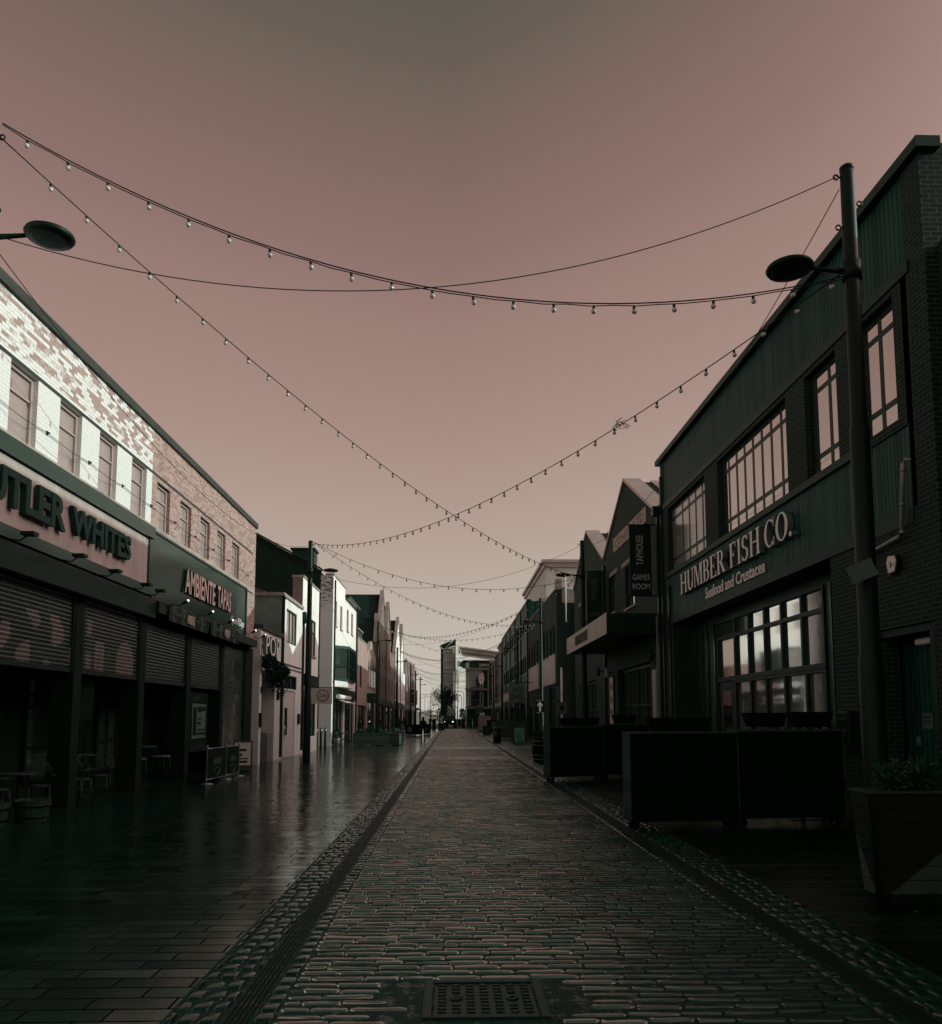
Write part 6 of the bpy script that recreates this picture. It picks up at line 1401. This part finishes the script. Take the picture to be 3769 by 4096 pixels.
def pose(step=.16, bag=False):
    v = {'pelvis':((0,0,.95),(.17,.12)), 'belly':((0,0,1.12),(.17,.125)), 'chest':((0,.01,1.34),(.20,.13)), 'neck':((0,0,1.52),(.07,.07)), 'head':((0,.02,1.64),(.09,.10)),
         'hipL':((-.10,0,.90),.105), 'kneeL':((-.11,step*.7+.03,.49),.075), 'ankL':((-.11,step,.09),.052), 'footL':((-.11,step+.02,.05),.045),
         'hipR':((.10,0,.90),.105), 'kneeR':((.11,-step*.35+.04,.49),.075), 'ankR':((.11,-step,.10),.052), 'footR':((.11,-step+.02,.05),.045),
         'shL':((-.21,0,1.42),.08), 'elbL':((-.27,-.06,1.15),.058), 'wriL':((-.25,.02,.90),.042), 'handL':((-.25,.04,.84),.035),
         'shR':((.21,0,1.42),.08), 'elbR':((.27,.03,1.15),.058), 'wriR':((.25,.12,.92),.042), 'handR':((.25,.14,.86),.035)}
    e = [('pelvis','belly'),('belly','chest'),('chest','neck'),('neck','head'),('pelvis','hipL'),('hipL','kneeL'),('kneeL','ankL'),('ankL','footL'),('pelvis','hipR'),('hipR','kneeR'),('kneeR','ankR'),('ankR','footR'),
         ('chest','shL'),('shL','elbL'),('elbL','wriL'),('wriL','handL'),('chest','shR'),('shR','elbR'),('elbR','wriR'),('wriR','handR')]
    return {'v': v, 'e': e}
person('person in dark clothes walking away up the left paving', -2.36, 67.2, 0, pose(.17))
person('person in dark clothes standing behind the plank planter on the left', -5.2, 80.6, R(160), pose(.05))
person('person in dark clothes far off by the left terrace', -6.0, 104, R(200), pose(.06))
person('tiny person in dark clothes near the crossing at the street end', -3.6, 138, 0, pose(.1))

# ================================================================== street end
for i, (x, y, lab) in enumerate(((-2.6, 121, 'stout black bollard alone on the left paving at the street end'), (-.75, 128, 'stout black bollard at the left front of the parked van'), (.58, 126, 'stout black bollard at the right front of the parked van'), (1.85, 129, 'stout black bollard right of the road at the street end'), (3.05, 129, 'stout black bollard before the glazed bar'))):
    t = thing('stone_bollard', lab, 'bollard', (x, y, 0), 0, 'stout bollards across the street end'); s = 1.0
    mb = MB(); mb.lathe([(.34,0),(.36,.1),(.30,.18),(.27,1.2),(.31,1.26),(.31,1.36),(.18,1.5),(.001,1.55)], (0,0,0), 14); mb.build('post', M_metal_d, t)
for i, (x, h) in enumerate(((1.62, 1.5), (2.45, 1.4), (3.45, 1.4))):
    t = thing('marker_post', ['thin white marker post by the right bollard', 'thin white marker post left of the bar', 'thin white marker post before the bar door'][i], 'post', (x, 131, 0), 0, 'white marker posts'); mb = MB(); mb.lathe([(.06,0),(.06,h)], (0,0,0), 8); mb.build('post', M_white_paint, t); mb = MB(); mb.lathe([(.065,h*.8),(.065,h*.9)], (0,0,0), 8); mb.build('band', M_sign_k, t)
van = thing('parked_van', 'dark van facing the camera with both headlamps lit at the street end', 'van', (-.42, 141, 0))
mb = MB(); pr = [(0,.35),(0,.95),(.25,1.12),(.95,1.98),(1.2,2.06),(4.8,2.06),(4.95,1.9),(4.95,.35)]
mb.prism(pr, lambda u,v:(-.92,u,v), lambda u,v:(.92,u,v)); mb.build('body', M_metal_d, van, bevel=.06)
mb = MB(); mb.hexa([(-.78,.33,1.2),(.78,.33,1.2),(.78,.36,1.2),(-.78,.36,1.2)], [(-.70,.90,1.90),(.70,.90,1.90),(.70,.93,1.90),(-.70,.93,1.90)]); mb.xf(Matrix.Translation((0,-.045,.02))); mb.build('windscreen', M_glass, van)
for s in (-1, 1):
    mb = MB(); mb.ball((s*.66,.02,.98), .085, 0, 12, 8); mb.build('headlight', M_headlamp, van)
    mb = MB(); mb.box(s*.94,s*1.12,.55,.65,1.25,1.5); mb.build('wing_mirror', M_metal_d, van)
    for yy in (.85, 3.9):
        mb = MB(); mb.lathe([(.33,-.11),(.34,-.06),(.34,.06),(.33,.11)], (0,0,0), 18); mb.xf(Matrix.Translation((s*.82,yy,.34)) @ Matrix.Rotation(PI/2, 4, 'Y')); wv = mb.build('wheel', M_rubber, van)
        mb = MB(); mb.lathe([(.19,-.005),(.19,.005)], (0,0,0), 14); mb.xf(Matrix.Translation((s*.935,yy,.34)) @ Matrix.Rotation(PI/2, 4, 'Y')); mb.build('rim', M_galv, wv)
mb = MB(); mb.box(-.9,.9,-.07,.0,.35,.62); mb.build('bumper', M_rubber, van); mb = MB(); mb.box(-.26,.26,-.08,-.071,.42,.53); mb.build('number_plate', M_sign_w, van)
# bare trees
def bare_tree(label, x, y, h, seed, lean=0.):
    t = thing('bare_tree', label, 'tree', (x, y, 0), 0, 'bare trees at the street end'); g = random.Random(seed); tr = MB(); cr = MB()
    def grow(p, d, l, r, lv):
        q = p+d*l*.5+Vector((g.uniform(-.06,.06), g.uniform(-.06,.06), .03))*l; e = q+(d+Vector((g.uniform(-.3,.3), g.uniform(-.3,.3), g.uniform(-.05,.25)))).normalized()*l*.5
        (tr if lv < 2 else cr).tube([p, q, e], [r, r*.86, r*.7], 6 if lv < 2 else 3, caps=lv < 2)
        if lv >= 6: return
        for k in range(3 if lv in (1, 2, 3) else 2+(lv > 3)):
            a = g.uniform(0, 6.28); sp = g.uniform(.5, 1.05); u = d.cross(Vector((math.cos(a), math.sin(a), .2))).normalized()
            nd = (d*math.cos(sp)+u*math.sin(sp)+Vector((0,0,.16))).normalized()
            s = e if g.random() < .6 else q
            grow(s, nd, l*g.uniform(.66, .86), max(.022, r*.64), lv+1)
    grow(Vector((0,0,0)), Vector((lean,0,1)).normalized(), h*.33, .17, 0)
    tr.build('trunk', M_bark, t); c = cr.build('crown', M_bark, t, recalc=False); return t
bare_tree('leaning bare tree, leftmost of the three at the street end', -2.2, 158, 7.2, 11, -.12); bare_tree('bare tree in the middle of the three at the street end', -.9, 162, 8.0, 12, .05); bare_tree('bare tree, rightmost of the three, behind the van', .5, 160, 7.4, 13, .12)
# tidal barrier
TB = thing('barrier_tower', 'tall glazed flood barrier tower with slanted roof and white steelwork beyond the street', 'tower', (0, 290, 0)); Y0 = 290
mb = MB(); mb.box(-3.75, .85, Y0, Y0+7, 0, 26.6); w = mb.build('shaft', M_metal_d, TB)
mb = MB()
for k in range(11): x = -2.85+k*.36; mb.box(x-.055, x+.055, Y0-.35, Y0-.02, 1.5, 26.0+max(0, (x+2.9)*.3))
for k in range(9): mb.box(-3.0, .84, Y0-.2, Y0-.021, 2.2+k*2.9, 2.32+k*2.9)
mb.build('glazing_bar', M_white_paint, w)
mb = MB(); mb.box(-3.9, -3.0, Y0-.3, Y0+6.9, 0, 26.3); mb.build('side_column', M_metal_d, TB)
mb = MB(); mb.hexa([(-3.1,Y0-.8,26.3),(1.25,Y0-.8,27.4),(1.25,Y0+7.5,27.4),(-4.2,Y0+7.5,27.2)], [(-4.25,Y0-.8,27.5),(1.5,Y0-.8,30.2),(1.5,Y0+7.5,30.2),(-4.3,Y0+7.5,27.5)]); rf = mb.build('roof', M_slate, TB)
mb = MB(); mb.tube([(-4.3,Y0-1,27.5),(1.55,Y0-1,30.2)], .14, 5); mb.tube([(-3.1,Y0-1,26.2),(1.3,Y0-1,27.4)], .14, 5); mb.tube([(-4.3,Y0-1,27.5),(-3.1,Y0-1,26.2)], .12, 5); mb.tube([(-2.4,Y0-1,26.5),(.9,Y0-1,29.8)], .1, 5); mb.build('roof_edge', M_white_paint, rf)
mb = MB(); mb.box(.86, 1.3, Y0-.2, Y0+1, 0, 29); mb.box(1.25, 3.3, Y0-.1, Y0+5, 18.9, 24.8); mb.box(2.0, 2.4, Y0-.05, Y0+.6, 0, 18.3); mb.hexa([(1.9,Y0,18.2),(2.5,Y0,18.2),(2.5,Y0+2,18.2),(1.9,Y0+2,18.2)], [(1.3,Y0,18.89),(3.25,Y0,18.89),(3.25,Y0+4,18.89),(1.3,Y0+4,18.89)]); mb.box(3.31,4.1,Y0,Y0+2,22.9,24.0)
mb.xf(Matrix.Translation((1.9,Y0+1,0)) @ Matrix.Rotation(R(28), 4, 'Z') @ Matrix.Translation((-1.9,-Y0-1,0)))
mb.build('lift_shaft', M_white_paint, TB)
mb = MB(); [mb.box(1.5+k*.3, 1.68+k*.3, Y0-.15, Y0-.101, 20, 22.1) for k in range(6)]; mb.build('louvre', M_metal_d, TB)
mb = MB()
for k in range(7): f = k/7; mb.tube([(1.3, Y0-.1, 29.4-f*4.5), (1.3+f*2.0+.25, Y0-.1, 29.4-f*4.4)], .07, 4)
mb.tube([(1.5,Y0-.1,29.8),(3.5,Y0-.1,24.6)], .13, 5); mb.build('bracing', M_white_paint, TB)
kids(TB)
GB = thing('barrier_gate', 'long lattice steel flood gate raised between the barrier towers', 'gate', (10, 292, 24))
mb = MB()
for k in range(60):
    x = 2.6+k*.5; z1 = 27.4-(x-2.5)*.125; z0 = 24.6-(x-3.7)*.15
    mb.tube([(x,292,z1),(x+.5,291.5,z0)], .075, 4)
mb.build('lattice', M_zinc, GB)
mb = MB(); mb.hexa([(2.6,292.2,24.7),(33,292.2,20),(33,296,20),(2.6,296,24.7)], [(2.6,292.2,27.3),(33,292.2,23.5),(33,296,23.5),(2.6,296,27.3)]); mb.build('skin_plate', plain('gate_plate', (.20,.16,.145), .7, var=.2, scale=.3, bmp=.05), GB)
mb = MB(); mb.tube([(2.4,291.8,27.5),(33,291.8,23.6)], .14, 5); mb.tube([(3.4,291.3,24.5),(33,291.3,19.9)], .2, 5); mb.tube([(3,291.6,26.0),(33,291.6,21.8)], .08, 5); mb.build('chord', M_white_paint, GB); kids(GB)
BR = thing('link_bridge', 'dark boxy link bridge joining the barrier tower at mid height', 'bridge', (10, 288, 21)); mb = MB(); mb.hexa([(2.9,286,20.2),(4.2,286,19.2),(18,286,19.2),(18,289,19.2)][:3]+[(2.9,289,20.2)], [(2.9,286,21.0),(4.2,286,22),(18,286,22),(2.9,289,21.0)]); mb.box(4.2,20,286.2,289,19.2,21.9); mb.build('deck', M_cap, BR); mb = MB(); mb.box(4.2,20,286.0,286.19,21.95,22.1); mb.box(6.6,6.9,285.9,286.18,20.2,22.0); mb.build('parapet', M_white_paint, BR); kids(BR)
# ramp, railings, fence and banks across the far road
rp = thing('ramp_wall', 'pale sloping ramp wall beyond the far road', 'wall', (-3, 205, 0)); mb = MB(); mb.prism([(-14,0),(4,0),(4,.2),(-2.5,.3),(-6.5,2.3),(-14,2.3)], lambda u,v:(u,204,v), lambda u,v:(u,205,v)); mb.build('wall', M_concrete, rp); kids(rp)
for i, (x0, x1, z0, y) in enumerate(((-12.0, -7.0, 2.25, 204.5), (-6.4, -1.2, 2.25, 206), (.6, 5, .5, 207))):
    t = thing('white_railing', ['white railing at the far left above the ramp', 'white lattice railing along the ramp behind the bare trees', 'low white railing to the right of the van'][i], 'railing', (x0, y, 0), 0, 'white railings beyond the far road')
    mb = MB(); [mb.box(k*.5, k*.5+.09, 0, .08, 0, z0+1.3) for k in range(int((x1-x0)/.5)+1)]; mb.build('post', M_white_paint, t); mb = MB(); [mb.box(0, x1-x0, -.05, -.002, z0+z, z0+z+.12) for z in (.1,.45,.8,1.15)]; mb.build('rail', M_white_paint, t)
for i, (x, y, h, arm, m, lab) in enumerate(((2.33, 150, 6.6, -1.55, M_metal_d, 'curved-neck road lamp nearest the glazed bar'), (2.0, 155, 6.0, -1.3, M_metal_d, 'second curved-neck road lamp left of the bar'), (1.35, 170, 6.2, -.6, M_metal_d, 'thin road lamp behind the right bare tree'), (-4.4, 170, 6.4, .3, M_metal_d, 'thin road lamp left of the bare trees'), (-5.85, 175, 6.5, .4, M_white_paint, 'thin white road lamp at the left street end'))):
    t = thing('road_lamp', lab, 'street lamp', (x, y, 0), 0, 'thin road lamps at the street end'); mb = MB(); mb.tube([(0,0,0),(0,0,h-.5),(arm*.12,0,h-.12),(arm*.4,0,h),(arm,0,h+.03)], .06, 6); mb.build('post', m, t); mb = MB(); mb.box(min(arm,arm*1.25), max(arm,arm*1.25), -.12,.12,h-.04,h+.08); mb.build('lamp_head', m, t)
for i, (z, s) in enumerate(((6.0, 2.2), (5.5, 3.6))):
    t = thing('lamp_arm', ['upper slim lamp arm on the last left pole', 'lower curved lamp arm on the last left pole'][i], 'lamp', (-5.75, 151, z), 0); mb = MB(); mb.tube([(0,0,-.25*i),(.3,0,0),(s*.6,0,.06),(s,0,.1)], .035, 5); mb.build('arm', M_metal_d, t); mb = MB(); mb.box(s*.75,s*1.05,-.1,.1,.03,.12); mb.build('lamp_head', M_metal_d, t)
rsn = thing('road_sign', 'dark tall road sign seen from behind by the van', 'road sign', (-1.35, 143, 0)); mb = MB(); mb.box(-.5,.5,-.03,.03,2.0,4.3); mb.build('plate', M_metal_d, rsn); mb = MB(); [mb.tube([(x,.05,0),(x,.05,4.3)], .05, 6) for x in (-.35,.35)]; mb.build('post', M_galv, rsn)
dsn = thing('bar_sign', 'hanging board with pale lettering in front of the glazed bar', 'sign', (5.1, 146, 3.4)); mb = MB(); mb.box(-.55,.55,-.05,.05,-.9,.55); mb.build('board', M_letter_side, dsn); lettering('BW', dsn, lambda d,u,v:(u,-.051-d,v), -.3, .3, .15, .45, 0, .01, M_sign_w, name='wording'); mb = MB(); [mb.hexa([(-.45,-.06,-.75+k*.28),(.45,-.06,-.65+k*.28),(.45,-.052,-.65+k*.28),(-.45,-.052,-.75+k*.28)], [(-.45,-.06,-.62+k*.28),(.45,-.06,-.52+k*.28),(.45,-.052,-.52+k*.28),(-.45,-.052,-.62+k*.28)]) for k in range(3)]; mb.build('stripe', M_sign_k, dsn); mb = MB(); mb.tube([(-.6,0,-3.4),(-.6,0,.7)], .06, 6); mb.build('post', M_metal_d, dsn)
hd_ = thing('hoarding', 'dark hoarding and parked vehicles across the far road', 'hoarding', (-6, 172, 0)); mb = MB(); mb.box(-9.5,-3.9,0,.3,0,2.1); mb.box(-3.6,-2.2,3,5,0,2.0); mb.build('panel', M_clad_s, hd_)
wc = thing('utility_cabinet', 'pale roadside cabinet left of the glazed bar', 'cabinet', (2.75, 158, 0)); mb = MB(); mb.box(-.45,.5,0,.8,0,1.9); mb.build('case', M_concrete, wc); mb = MB(); mb.box(-1.6,-.8,.2,.8,0,1.4); mb.build('side_case', M_clad, wc)
# far bank and wood
mb = MB(); g = random.Random(9); ps_ = []
x = -400
lf = MB()
while x < 400:
    h = g.uniform(3.5, 6.2); foliage(lf, (x, g.uniform(395,430), h*.5), (9, 8, h*.62), 90, 2.2, int(x*7)+5000); x += g.uniform(5, 9)
o = lf.build('treeline', M_leaf, recalc=False); tag(o, 'dark belt of trees far beyond the barrier', kind='stuff')
tag(MB().box(-500, 500, 380, 900, -1, .6).build('far_bank', M_leaf), kind='structure')
